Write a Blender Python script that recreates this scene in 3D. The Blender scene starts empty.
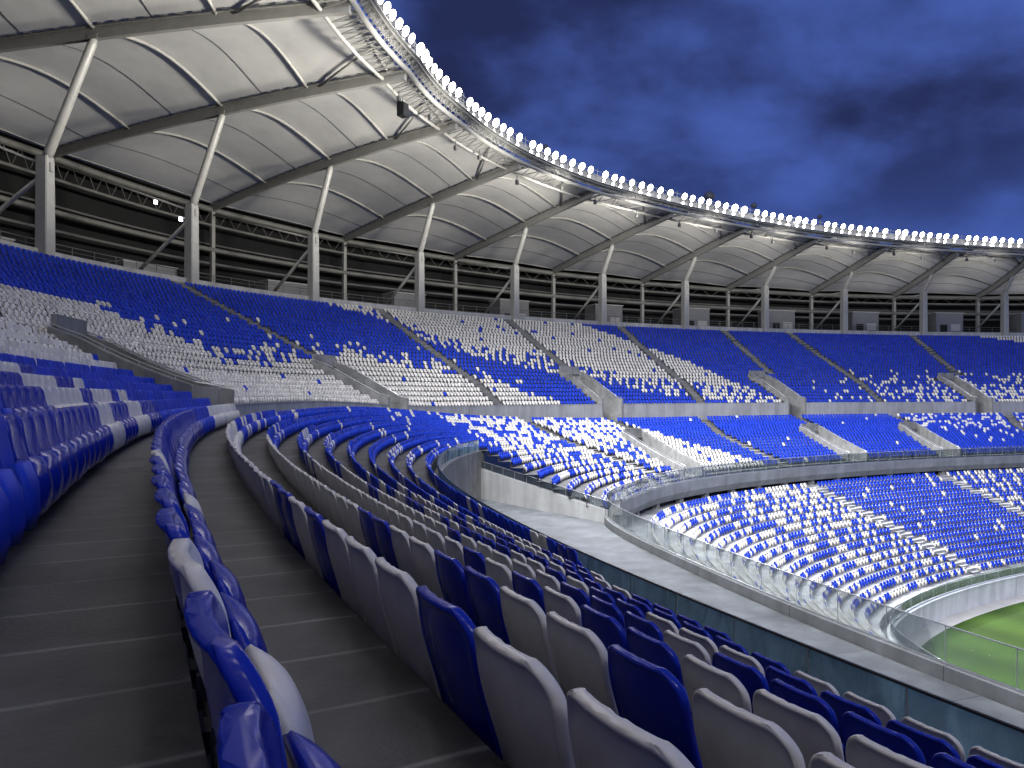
import bpy, bmesh, math, random
import numpy as np
from mathutils import Vector, Matrix

random.seed(7); rng = np.random.default_rng(11)
SC = bpy.context.scene
COL = SC.collection
EYE = 17.45                      # camera height above the pitch, metres
PSI = 0.47678                    # heading of the camera against the row it stands in

# ------------------------------------------------------------------ camera
cam = bpy.data.cameras.new("camera"); cam_o = bpy.data.objects.new("camera", cam); COL.objects.link(cam_o)
cam.sensor_width = 36.0; cam.lens = 36.0 * 763.97 / 1024
cam.shift_y = 10.55 / 1024
cam.clip_start = 0.05; cam.clip_end = 3000
cam_o.location = (0, 0, EYE); cam_o.rotation_euler = (math.pi / 2, 0, -PSI)
SC.camera = cam_o

# ------------------------------------------------------------------ world: dusk sky with dark broken cloud
SC.view_settings.view_transform = 'Standard'; SC.view_settings.look = 'None'
SC.view_settings.exposure = 0.0; SC.view_settings.gamma = 1.0
W = bpy.data.worlds.new("World"); SC.world = W; W.use_nodes = True
nt = W.node_tree; nt.nodes.clear()
def nd(nt, t, **kw):
    n = nt.nodes.new(t)
    for k, v in kw.items(): setattr(n, k, v)
    return n
def lk(nt, a, b): nt.links.new(a, b)
out = nd(nt, 'ShaderNodeOutputWorld'); bg = nd(nt, 'ShaderNodeBackground')
tc = nd(nt, 'ShaderNodeTexCoord')
sky = nd(nt, 'ShaderNodeTexSky', sky_type='NISHITA', sun_disc=False)
sky.sun_elevation = math.radians(-4); sky.sun_rotation = math.radians(200); sky.altitude = 50
sep = nd(nt, 'ShaderNodeSeparateXYZ'); lk(nt, tc.outputs['Generated'], sep.inputs[0])
mp = nd(nt, 'ShaderNodeMapping'); mp.inputs['Scale'].default_value = (1.0, 1.0, 1.9); mp.inputs['Location'].default_value = (1.3, 2.2, .5)
lk(nt, tc.outputs['Generated'], mp.inputs[0])
n1 = nd(nt, 'ShaderNodeTexNoise'); n1.inputs['Scale'].default_value = 2.0; n1.inputs['Detail'].default_value = 8; n1.inputs['Roughness'].default_value = .52; n1.inputs['Distortion'].default_value = .12
lk(nt, mp.outputs[0], n1.inputs['Vector'])
# the thick cloud bank hangs over the far side of the bowl
bank = nd(nt, 'ShaderNodeVectorMath', operation='DOT_PRODUCT'); lk(nt, tc.outputs['Generated'], bank.inputs[0])
_a = PSI + math.atan((800 - 512) / 764); _v = Vector((math.sin(_a), math.cos(_a), .36)).normalized(); bank.inputs[1].default_value = _v
br = nd(nt, 'ShaderNodeMapRange'); br.inputs[1].default_value = .86; br.inputs[2].default_value = 1.0; br.inputs[3].default_value = -.05; br.inputs[4].default_value = .10
lk(nt, bank.outputs['Value'], br.inputs[0])
sm_ = nd(nt, 'ShaderNodeMath', operation='ADD'); lk(nt, n1.outputs['Fac'], sm_.inputs[0]); lk(nt, br.outputs[0], sm_.inputs[1])
cr = nd(nt, 'ShaderNodeValToRGB'); cr.color_ramp.interpolation = 'EASE'
e = cr.color_ramp.elements
e[0].position = .38; e[0].color = (.118, .198, .58, 1)
e[1].position = .69; e[1].color = (.016, .023, .080, 1)
m_ = e.new(.50); m_.color = (.056, .102, .375, 1)
lk(nt, sm_.outputs[0], cr.inputs[0])
# clear strip low down over the roof
hr = nd(nt, 'ShaderNodeMapRange'); hr.inputs[1].default_value = .10; hr.inputs[2].default_value = .30; hr.inputs[3].default_value = .6; hr.inputs[4].default_value = 0
lk(nt, sep.outputs['Z'], hr.inputs[0])
mx = nd(nt, 'ShaderNodeMix', data_type='RGBA'); lk(nt, hr.outputs[0], mx.inputs[0]); lk(nt, cr.outputs[0], mx.inputs[6]); mx.inputs[7].default_value = (.058, .114, .43, 1)
ad = nd(nt, 'ShaderNodeMix', data_type='RGBA', blend_type='ADD'); ad.inputs[0].default_value = .02
lk(nt, mx.outputs[2], ad.inputs[6]); lk(nt, sky.outputs[0], ad.inputs[7])
lk(nt, ad.outputs[2], bg.inputs[0]); bg.inputs[1].default_value = 1.12
lk(nt, bg.outputs[0], out.inputs[0])
SC.cycles.use_denoising = True
SC.cycles.max_bounces = 6; SC.cycles.diffuse_bounces = 3; SC.cycles.glossy_bounces = 3; SC.cycles.transparent_max_bounces = 16; SC.cycles.transmission_bounces = 4
SC.cycles.sample_clamp_indirect = 4.0
SC.cycles.caustics_reflective = False; SC.cycles.caustics_refractive = False

NEAR_W = 60000.0     # floodlight banks on our side, thrown across to the far stands
FAR_W = 32000.0      # floodlight banks on the far rim, thrown on the pitch
CANOPY_FILL_W = 34000.0     # added fill spots in mid-air that brighten the canopy
DOWN_FILL_W = 1600.0      # added warm fill aimed down from the rim, for the near seats

# ------------------------------------------------------------------ curved coordinates of the bowl
KN = [-.6, 0, .25, .5, .75, 1.0, 1.25, 1.5, 1.75, 2.0, 2.3, 2.8]
LR = [4.9033, 4.8588, 4.5726, 4.1506, 3.7920, 3.7900, 4.2819, 4.8651, 5.1478, 5.2982, 5.4486, 5.5990]
TH = np.linspace(-0.6, 2.8, 6801)
RHO = np.exp(np.interp(TH, KN, LR)); _d = TH[1] - TH[0]
BT = np.cumsum(RHO * np.cos(TH)) * _d; BR = np.cumsum(RHO * np.sin(TH)) * _d; BS = np.cumsum(RHO) * _d
_i = int(np.argmin(abs(TH))); BT -= BT[_i]; BR -= BR[_i]; BS -= BS[_i]
def P(th, o, z):
    """th along the bowl, o outward from the camera's row, z above eye level -> world"""
    t = np.interp(th, TH, BT) + o * np.sin(th); r = np.interp(th, TH, BR) - o * np.cos(th)
    return np.stack(np.broadcast_arrays(r, t, np.asarray(z, float) + EYE), -1)
def rho(th): return np.interp(th, TH, RHO)
def arc_ths(o, a, b, step, phase=0.0):
    """th values spaced by step metres along the curve at offset o"""
    g = np.linspace(a, b, 4000); s = np.concatenate([[0], np.cumsum((rho(g[:-1]) + o) * np.diff(g))])
    n = int((s[-1] - phase) / step)
    return np.interp(phase + step * np.arange(max(n, 0) + 1), s, g)
def sm(a, b, x):
    x = np.clip((np.asarray(x, float) - a) / (b - a), 0, 1); return x * x * (3 - 2 * x)
def blend(th): return sm(.50, 1.05, th)
def row_o(k):
    if k <= -8: return 5.52 + 1.03 * (-k - 7)
    if k == 0: return -.105
    if k <= 8: return -.081 - .8 * k
    return -6.481 - 1.1 * (k - 8)
def tread(k, th):
    if k < 0:
        n = -k
        near = -1.04 + .2 * n + .01 * n * n if n <= 7 else .85 + .48 * (n - 7)
        far = -1.29 + .4696 * (n - 2)
        if n == 1: far = -3.25
    else:
        near = -1.025 - .325 * k if k <= 8 else -3.625 - .36 * (k - 8)
        far = -3.3 - .23 * (k - 1) if k > 0 else -3.25
    b = blend(th) if k < 0 else sm(.50, 1.5, th)
    return near * (1 - b) + far * b
LOW_N = 17
def low_o(k): return -20.6 - .86 * k
def low_t(k): return -9.3 - .375 * k
SEAT = .71
RB = .06                          # riser sits this far in front of the seat-back plane
def ro(k): return row_o(k) - RB
TH_A, TH_B = -.12, 2.09           # the stretch of bowl that is built
def slab_o(th): return -19.4 + 1.6 * np.exp(-((np.asarray(th) - .52) / .2) ** 2)
COLS = [.6923, .9208, 1.1382, 1.3090, 1.4416, 1.5491, 1.6453, 1.7335, 1.8157, 1.8945, 1.9701, 2.043]
COLS = [-.360, -.251, -.142, -.034, .074, .1942, .3302, .4936] + COLS          # index K0 + 4 is the first one in view
K0 = 4
# ribs: offset and height at outer end, strut head and inner end
RIN_O = [.3, .3, .3, .3, .3, .4, .6, .9, 1.3, 2.1, 4.8, 7.9, 10.2, 10.9, 12.6, 14.7, 16.9, 19.2, 21.3, 23.3]
RIN_Z = [30.2, 30.2, 30.2, 30.2, 30.2, 30.1, 29.9, 29.6, 29.2, 28.5, 28.0, 27.4, 26.8, 26.1, 25.7, 25.5, 25.5, 25.6, 25.6, 25.6]
RST_O = [23, 23, 23, 23, 23, 23, 23, 23.1, 23.3, 23.7, 24.7, 24.9, 25.1, 25.3, 25.2, 25.2, 25.8, 25.8, 26, 26.2]
RST_Z = [30.3, 30.3, 30.3, 30.3, 30.3, 30.2, 30.1, 29.9, 29.5, 28.9, 27.9, 26.5, 25.5, 24.7, 24.0, 23.5, 23.3, 23.3, 23.3, 23.3]
ROU_O = [50, 50, 50, 50, 50, 50, 50, 50, 50.2, 50.5, 50.3, 48.2, 45.7, 43.2, 41.5, 39.6, 38, 36.7, 35.6, 34.8]
ROU_Z = [29.8, 29.8, 29.8, 29.8, 29.8, 29.7, 29.5, 29.2, 28.8, 28.0, 26.3, 24.7, 23.6, 22.4, 21.6, 20.9, 20.4, 20.2, 20.1, 20.1]
def ring(arr, th): return np.interp(th, COLS, arr)
# ------------------------------------------------------------------ materials
def mat(name, col, rough=.6, spec=.5, metal=0.0, noise=0.0, nscale=3.0, bump=0.0, bscale=40.0, coat=0.0, wall=0.0):
    m = bpy.data.materials.new(name); m.use_nodes = True; t = m.node_tree; b = t.nodes['Principled BSDF']
    b.inputs['Base Color'].default_value = (*col, 1); b.inputs['Roughness'].default_value = rough
    b.inputs['Specular IOR Level'].default_value = spec; b.inputs['Metallic'].default_value = metal
    if coat: b.inputs['Coat Weight'].default_value = coat; b.inputs['Coat Roughness'].default_value = .12
    if noise or bump:
        c = nd(t, 'ShaderNodeTexCoord')
    if noise:
        a = nd(t, 'ShaderNodeTexNoise'); a.inputs['Scale'].default_value = nscale; a.inputs['Detail'].default_value = 7; a.inputs['Roughness'].default_value = .65
        lk(t, c.outputs['Object'], a.inputs['Vector'])
        r = nd(t, 'ShaderNodeMapRange'); r.inputs[1].default_value = .3; r.inputs[2].default_value = .7; r.inputs[3].default_value = 1 - noise; r.inputs[4].default_value = 1 + noise
        lk(t, a.outputs['Fac'], r.inputs[0])
        x = nd(t, 'ShaderNodeMix', data_type='RGBA', blend_type='MULTIPLY'); x.inputs[0].default_value = 1; x.inputs[6].default_value = (*col, 1)
        lk(t, r.outputs[0], x.inputs[7]); lk(t, x.outputs[2], b.inputs['Base Color'])
        if wall:       # cast panels: a joint every few metres and rain streaks down the face
            uv = nd(t, 'ShaderNodeUVMap'); sp = nd(t, 'ShaderNodeSeparateXYZ'); lk(t, uv.outputs[0], sp.inputs[0])
            au = nd(t, 'ShaderNodeMath', operation='ADD'); au.inputs[1].default_value = wall * .5; lk(t, sp.outputs['X'], au.inputs[0])
            pg = nd(t, 'ShaderNodeMath', operation='PINGPONG'); pg.inputs[1].default_value = wall; lk(t, au.outputs[0], pg.inputs[0])
            jr = nd(t, 'ShaderNodeMapRange'); jr.inputs[1].default_value = .008; jr.inputs[2].default_value = .03; jr.inputs[3].default_value = .45; jr.inputs[4].default_value = 1; lk(t, pg.outputs[0], jr.inputs[0])
            mp_ = nd(t, 'ShaderNodeMapping'); mp_.inputs['Scale'].default_value = (2.2, 2.2, .18); lk(t, c.outputs['Object'], mp_.inputs[0])
            st = nd(t, 'ShaderNodeTexNoise'); st.inputs['Scale'].default_value = .55; st.inputs['Detail'].default_value = 6; lk(t, mp_.outputs[0], st.inputs['Vector'])
            sr = nd(t, 'ShaderNodeMapRange'); sr.inputs[1].default_value = .35; sr.inputs[2].default_value = .65; sr.inputs[3].default_value = .80; sr.inputs[4].default_value = 1.06; lk(t, st.outputs['Fac'], sr.inputs[0])
            m1 = nd(t, 'ShaderNodeMath', operation='MULTIPLY'); lk(t, jr.outputs[0], m1.inputs[0]); lk(t, sr.outputs[0], m1.inputs[1])
            m2 = nd(t, 'ShaderNodeMath', operation='MULTIPLY'); lk(t, m1.outputs[0], m2.inputs[0]); lk(t, r.outputs[0], m2.inputs[1]); lk(t, m2.outputs[0], x.inputs[7])
        r2 = nd(t, 'ShaderNodeMapRange'); r2.inputs[3].default_value = rough - .1; r2.inputs[4].default_value = min(1, rough + .12); lk(t, a.outputs['Fac'], r2.inputs[0]); lk(t, r2.outputs[0], b.inputs['Roughness'])
    if bump:
        a2 = nd(t, 'ShaderNodeTexNoise'); a2.inputs['Scale'].default_value = bscale; a2.inputs['Detail'].default_value = 4; lk(t, c.outputs['Object'], a2.inputs['Vector'])
        bp = nd(t, 'ShaderNodeBump'); bp.inputs['Strength'].default_value = bump; bp.inputs['Distance'].default_value = .02; lk(t, a2.outputs['Fac'], bp.inputs['Height']); lk(t, bp.outputs[0], b.inputs['Normal'])
    return m
M = {}
M['concrete'] = mat('pale_concrete', (.30, .297, .285), .75, .3, noise=.22, nscale=.8, bump=.15, wall=2.4)
M['wallpaint'] = mat('painted_concrete', (.34, .337, .325), .7, .3, noise=.14, nscale=.6, bump=.1, wall=3)
M['stair'] = mat('stair_concrete', (.17, .165, .15), .8, .3, noise=.3, nscale=1.5)
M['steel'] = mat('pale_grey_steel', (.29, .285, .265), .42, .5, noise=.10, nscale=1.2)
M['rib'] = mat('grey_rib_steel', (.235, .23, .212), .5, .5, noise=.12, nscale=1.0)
M['beam'] = mat('dark_beam_steel', (.125, .122, .11), .5, .5, noise=.2, nscale=1.0)  # edge beams, a darker grey than the ribs
M['darksteel'] = mat('dark_steel', (.09, .09, .085), .5, .5, noise=.2)
M['black'] = mat('black_housing', (.006, .006, .007), .6, .2)
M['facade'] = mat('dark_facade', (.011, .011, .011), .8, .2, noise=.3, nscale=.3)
M['kiosk'] = mat('kiosk_panel', (.135, .135, .135), .5, .4, noise=.12)
M['bracket'] = mat('bracket_steel', (.06, .06, .065), .5, .5)
M['rail'] = mat('rail_black', (.012, .012, .014), .3, .5)
M['steelrail'] = mat('stainless_rail', (.55, .55, .55), .3, .5, metal=.8)
M['track'] = mat('track_paving', (.42, .40, .36), .8, .3, noise=.15, nscale=.5)
M['entrance'] = mat('entrance_concrete', (.19, .187, .178), .75, .3, noise=.3, nscale=.9, bump=.15, wall=2)
M['whitewall'] = mat('white_painted_wall', (.68, .67, .65), .6, .3, noise=.10, nscale=.5, wall=4)
M['parapet'] = mat('weathered_parapet', (.20, .207, .21), .7, .35, noise=.22, nscale=.7, bump=.12, wall=3.2)
M['ledge'] = mat('ledge_waterproofing', (.14, .148, .152), .6, .4, noise=.4, nscale=.5, wall=2)
M['ground'] = mat('outside_ground', (.10, .10, .10), .9, .2, noise=.2, nscale=.05)
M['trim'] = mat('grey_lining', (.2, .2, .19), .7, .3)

def seat_mat(name, col, rough, spec):
    m = mat(name, col, rough, spec, noise=.0)
    t = m.node_tree; b = t.nodes['Principled BSDF']
    c = nd(t, 'ShaderNodeTexCoord'); g = nd(t, 'ShaderNodeNewGeometry'); oi = nd(t, 'ShaderNodeObjectInfo')
    a = nd(t, 'ShaderNodeTexNoise'); a.inputs['Scale'].default_value = 7; a.inputs['Detail'].default_value = 6; lk(t, c.outputs['Object'], a.inputs['Vector'])
    r = nd(t, 'ShaderNodeMapRange'); r.inputs[1].default_value = .25; r.inputs[2].default_value = .75; r.inputs[3].default_value = .86; r.inputs[4].default_value = 1.1; lk(t, a.outputs['Fac'], r.inputs[0])
    ri = nd(t, 'ShaderNodeMapRange'); ri.inputs[3].default_value = .82; ri.inputs[4].default_value = 1.12; lk(t, g.outputs['Random Per Island'], ri.inputs[0])
    ml = nd(t, 'ShaderNodeMath', operation='MULTIPLY'); lk(t, r.outputs[0], ml.inputs[0]); lk(t, ri.outputs[0], ml.inputs[1])
    x = nd(t, 'ShaderNodeMix', data_type='RGBA', blend_type='MULTIPLY'); x.inputs[0].default_value = 1; x.inputs[6].default_value = (*col, 1); lk(t, ml.outputs[0], x.inputs[7])
    lk(t, x.outputs[2], b.inputs['Base Color'])
    r2 = nd(t, 'ShaderNodeMapRange'); r2.inputs[3].default_value = rough - .08; r2.inputs[4].default_value = rough + .14; lk(t, a.outputs['Fac'], r2.inputs[0]); lk(t, r2.outputs[0], b.inputs['Roughness'])
    n2 = nd(t, 'ShaderNodeTexNoise'); n2.inputs['Scale'].default_value = 9; n2.inputs['Detail'].default_value = 2; lk(t, c.outputs['Object'], n2.inputs['Vector'])
    bp = nd(t, 'ShaderNodeBump'); bp.inputs['Strength'].default_value = .05; bp.inputs['Distance'].default_value = .02; lk(t, n2.outputs['Fac'], bp.inputs['Height']); lk(t, bp.outputs[0], b.inputs['Normal'])
    return m
M['blue'] = seat_mat('blue_seat_plastic', (.006, .022, .31), .17, .26)
M['blue_far'] = seat_mat('blue_seat_plastic_brightened', (.016, .048, .44), .45, .08)  # far copy of the seat blue, brightened and dulled for the floodlit stands
M['white'] = seat_mat('white_seat_plastic', (.64, .60, .525), .30, .36)

# terrace concrete with evenly spaced pale lines across the tread (u = metres along the row)
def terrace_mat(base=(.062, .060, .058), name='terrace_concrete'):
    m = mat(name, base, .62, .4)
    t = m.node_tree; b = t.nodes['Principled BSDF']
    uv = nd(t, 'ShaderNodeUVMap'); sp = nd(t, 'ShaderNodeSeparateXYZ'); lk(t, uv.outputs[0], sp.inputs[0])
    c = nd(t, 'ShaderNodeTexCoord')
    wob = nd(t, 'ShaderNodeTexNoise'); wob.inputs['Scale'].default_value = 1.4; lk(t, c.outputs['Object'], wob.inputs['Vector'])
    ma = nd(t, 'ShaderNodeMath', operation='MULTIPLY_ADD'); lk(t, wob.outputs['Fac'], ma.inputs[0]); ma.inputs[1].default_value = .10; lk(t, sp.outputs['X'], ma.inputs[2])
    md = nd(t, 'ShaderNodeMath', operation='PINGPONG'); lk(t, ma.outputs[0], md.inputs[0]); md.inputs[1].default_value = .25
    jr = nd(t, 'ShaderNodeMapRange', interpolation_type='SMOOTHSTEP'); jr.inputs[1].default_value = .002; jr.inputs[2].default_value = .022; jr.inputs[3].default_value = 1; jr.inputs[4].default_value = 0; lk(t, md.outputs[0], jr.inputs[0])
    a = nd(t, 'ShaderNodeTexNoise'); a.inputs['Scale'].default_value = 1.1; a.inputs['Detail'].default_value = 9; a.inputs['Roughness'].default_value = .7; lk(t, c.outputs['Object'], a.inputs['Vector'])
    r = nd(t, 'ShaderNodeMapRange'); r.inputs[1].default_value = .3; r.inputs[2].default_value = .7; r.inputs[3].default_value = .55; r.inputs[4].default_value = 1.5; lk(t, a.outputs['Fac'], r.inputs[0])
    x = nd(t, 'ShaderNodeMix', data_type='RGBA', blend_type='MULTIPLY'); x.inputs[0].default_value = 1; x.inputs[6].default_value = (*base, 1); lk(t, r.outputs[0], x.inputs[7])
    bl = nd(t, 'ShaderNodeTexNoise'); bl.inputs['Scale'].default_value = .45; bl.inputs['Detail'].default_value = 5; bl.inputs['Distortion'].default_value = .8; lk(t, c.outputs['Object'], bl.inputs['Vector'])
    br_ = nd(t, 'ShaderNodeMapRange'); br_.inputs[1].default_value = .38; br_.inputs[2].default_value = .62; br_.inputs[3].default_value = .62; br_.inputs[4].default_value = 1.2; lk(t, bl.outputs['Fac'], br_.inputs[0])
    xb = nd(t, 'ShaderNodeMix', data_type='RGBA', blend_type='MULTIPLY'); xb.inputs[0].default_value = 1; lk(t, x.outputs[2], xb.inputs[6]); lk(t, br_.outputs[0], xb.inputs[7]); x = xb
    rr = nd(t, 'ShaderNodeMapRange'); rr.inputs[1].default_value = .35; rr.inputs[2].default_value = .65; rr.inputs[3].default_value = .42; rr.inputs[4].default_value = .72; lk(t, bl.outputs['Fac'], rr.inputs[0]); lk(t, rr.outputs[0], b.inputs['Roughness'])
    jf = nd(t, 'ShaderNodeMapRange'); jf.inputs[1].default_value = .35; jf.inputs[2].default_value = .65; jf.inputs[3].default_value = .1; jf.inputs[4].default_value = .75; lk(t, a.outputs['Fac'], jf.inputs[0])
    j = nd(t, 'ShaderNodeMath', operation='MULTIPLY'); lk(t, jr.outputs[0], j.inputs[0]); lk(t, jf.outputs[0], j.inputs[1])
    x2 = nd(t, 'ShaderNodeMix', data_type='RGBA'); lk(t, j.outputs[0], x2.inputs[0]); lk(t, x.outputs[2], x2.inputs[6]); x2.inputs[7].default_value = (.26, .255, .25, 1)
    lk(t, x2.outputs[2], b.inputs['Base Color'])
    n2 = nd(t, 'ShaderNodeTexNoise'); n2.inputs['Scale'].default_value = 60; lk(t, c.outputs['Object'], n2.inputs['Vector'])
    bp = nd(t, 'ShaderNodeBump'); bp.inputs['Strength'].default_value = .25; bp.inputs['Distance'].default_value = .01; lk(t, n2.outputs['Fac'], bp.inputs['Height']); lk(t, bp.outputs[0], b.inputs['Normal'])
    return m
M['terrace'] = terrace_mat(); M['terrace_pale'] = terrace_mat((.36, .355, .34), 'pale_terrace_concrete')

def glass_mat(name, tint, body, refl=.9, bodycol=(.45, .6, .62)):
    m = bpy.data.materials.new(name); m.use_nodes = True; t = m.node_tree; t.nodes.clear()
    o = nd(t, 'ShaderNodeOutputMaterial'); tr = nd(t, 'ShaderNodeBsdfTransparent'); tr.inputs[0].default_value = (*tint, 1)
    df = nd(t, 'ShaderNodeBsdfDiffuse'); df.inputs[0].default_value = (*bodycol, 1); tl = nd(t, 'ShaderNodeBsdfTranslucent'); tl.inputs[0].default_value = (*bodycol, 1)
    ds_ = nd(t, 'ShaderNodeMixShader'); ds_.inputs[0].default_value = .5; lk(t, df.outputs[0], ds_.inputs[1]); lk(t, tl.outputs[0], ds_.inputs[2])
    c = nd(t, 'ShaderNodeTexCoord'); mp_ = nd(t, 'ShaderNodeMapping'); mp_.inputs['Scale'].default_value = (1, 1, .5); lk(t, c.outputs['Object'], mp_.inputs[0])
    nz = nd(t, 'ShaderNodeTexNoise'); nz.inputs['Scale'].default_value = .9; nz.inputs['Detail'].default_value = 8; nz.inputs['Roughness'].default_value = .65; nz.inputs['Distortion'].default_value = 1.2; lk(t, mp_.outputs[0], nz.inputs['Vector'])
    nr_ = nd(t, 'ShaderNodeMapRange'); nr_.inputs[1].default_value = .35; nr_.inputs[2].default_value = .75; nr_.inputs[3].default_value = body * .4; nr_.inputs[4].default_value = body * 2.2; lk(t, nz.outputs['Fac'], nr_.inputs[0])
    a = nd(t, 'ShaderNodeMixShader'); lk(t, nr_.outputs[0], a.inputs[0]); lk(t, tr.outputs[0], a.inputs[1]); lk(t, ds_.outputs[0], a.inputs[2])
    gl = nd(t, 'ShaderNodeBsdfGlossy'); gl.inputs['Roughness'].default_value = .03
    fr = nd(t, 'ShaderNodeFresnel'); fr.inputs[0].default_value = 1.45
    mu = nd(t, 'ShaderNodeMath', operation='MULTIPLY'); mu.inputs[1].default_value = refl; lk(t, fr.outputs[0], mu.inputs[0])
    b = nd(t, 'ShaderNodeMixShader'); lk(t, mu.outputs[0], b.inputs[0]); lk(t, a.outputs[0], b.inputs[1]); lk(t, gl.outputs[0], b.inputs[2])
    lk(t, b.outputs[0], o.inputs[0]); return m
M['glass'] = glass_mat('balustrade_glass', (.93, .965, .965), .05, .7, (.5, .58, .6))
M['glass_teal'] = glass_mat('teal_glass', (.72, .88, .89), .62, .9, (.56, .78, .80))

def grass_mat():
    m = mat('pitch_grass', (.05, .10, .02), .9, .2); t = m.node_tree; b = t.nodes['Principled BSDF']
    c = nd(t, 'ShaderNodeTexCoord'); a = nd(t, 'ShaderNodeTexNoise'); a.inputs['Scale'].default_value = .12; a.inputs['Detail'].default_value = 10; a.inputs['Roughness'].default_value = .7; lk(t, c.outputs['Object'], a.inputs['Vector'])
    wv = nd(t, 'ShaderNodeTexWave'); wv.inputs['Scale'].default_value = .05; wv.inputs['Distortion'].default_value = .3; lk(t, c.outputs['Object'], wv.inputs['Vector'])
    r = nd(t, 'ShaderNodeValToRGB'); r.color_ramp.elements[0].position = .3; r.color_ramp.elements[0].color = (.030, .064, .006, 1); r.color_ramp.elements[1].position = .75; r.color_ramp.elements[1].color = (.058, .108, .013, 1); lk(t, a.outputs['Fac'], r.inputs[0])
    x = nd(t, 'ShaderNodeMix', data_type='RGBA', blend_type='MULTIPLY'); x.inputs[0].default_value = .35; lk(t, r.outputs[0], x.inputs[6]); lk(t, wv.outputs['Color'], x.inputs[7]); lk(t, x.outputs[2], b.inputs['Base Color'])
    return m
M['grass'] = grass_mat()

def membrane_mat():
    m = bpy.data.materials.new('roof_membrane'); m.use_nodes = True; t = m.node_tree; b = t.nodes['Principled BSDF']; o = t.nodes['Material Output']
    c = nd(t, 'ShaderNodeTexCoord'); a = nd(t, 'ShaderNodeTexNoise'); a.inputs['Scale'].default_value = .22; a.inputs['Detail'].default_value = 8; a.inputs['Roughness'].default_value = .7; lk(t, c.outputs['Object'], a.inputs['Vector'])
    r = nd(t, 'ShaderNodeValToRGB'); r.color_ramp.elements[0].position = .3; r.color_ramp.elements[0].color = (.46, .45, .415, 1); r.color_ramp.elements[1].position = .72; r.color_ramp.elements[1].color = (.60, .59, .55, 1); lk(t, a.outputs['Fac'], r.inputs[0])
    lk(t, r.outputs[0], b.inputs['Base Color']); b.inputs['Roughness'].default_value = .7; b.inputs['Specular IOR Level'].default_value = .2
    w1 = nd(t, 'ShaderNodeTexNoise'); w1.inputs['Scale'].default_value = .55; w1.inputs['Detail'].default_value = 3; w1.inputs['Distortion'].default_value = .3; lk(t, c.outputs['Object'], w1.inputs['Vector'])
    wb = nd(t, 'ShaderNodeBump'); wb.inputs['Strength'].default_value = .16; wb.inputs['Distance'].default_value = .25; lk(t, w1.outputs['Fac'], wb.inputs['Height']); lk(t, wb.outputs[0], b.inputs['Normal'])
    tl = nd(t, 'ShaderNodeBsdfTranslucent'); tl.inputs[0].default_value = (.5, .5, .48, 1)
    mxs = nd(t, 'ShaderNodeMixShader'); mxs.inputs[0].default_value = .10; lk(t, b.outputs[0], mxs.inputs[1]); lk(t, tl.outputs[0], mxs.inputs[2]); lk(t, mxs.outputs[0], o.inputs[0])
    return m
M['membrane'] = membrane_mat()
def emit_mat(name, col, s):
    m = bpy.data.materials.new(name); m.use_nodes = True; t = m.node_tree; t.nodes.clear()
    o = nd(t, 'ShaderNodeOutputMaterial'); e = nd(t, 'ShaderNodeEmission'); e.inputs[0].default_value = (*col, 1); e.inputs[1].default_value = s; lk(t, e.outputs[0], o.inputs[0])
    return m
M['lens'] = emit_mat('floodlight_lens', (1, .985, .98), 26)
M['smalllens'] = emit_mat('small_lamp_lens', (.86, .8, 1), 12)
for k in ('lens', 'smalllens'):
    try: M[k].cycles.emission_sampling = 'NONE'
    except Exception: pass

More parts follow.
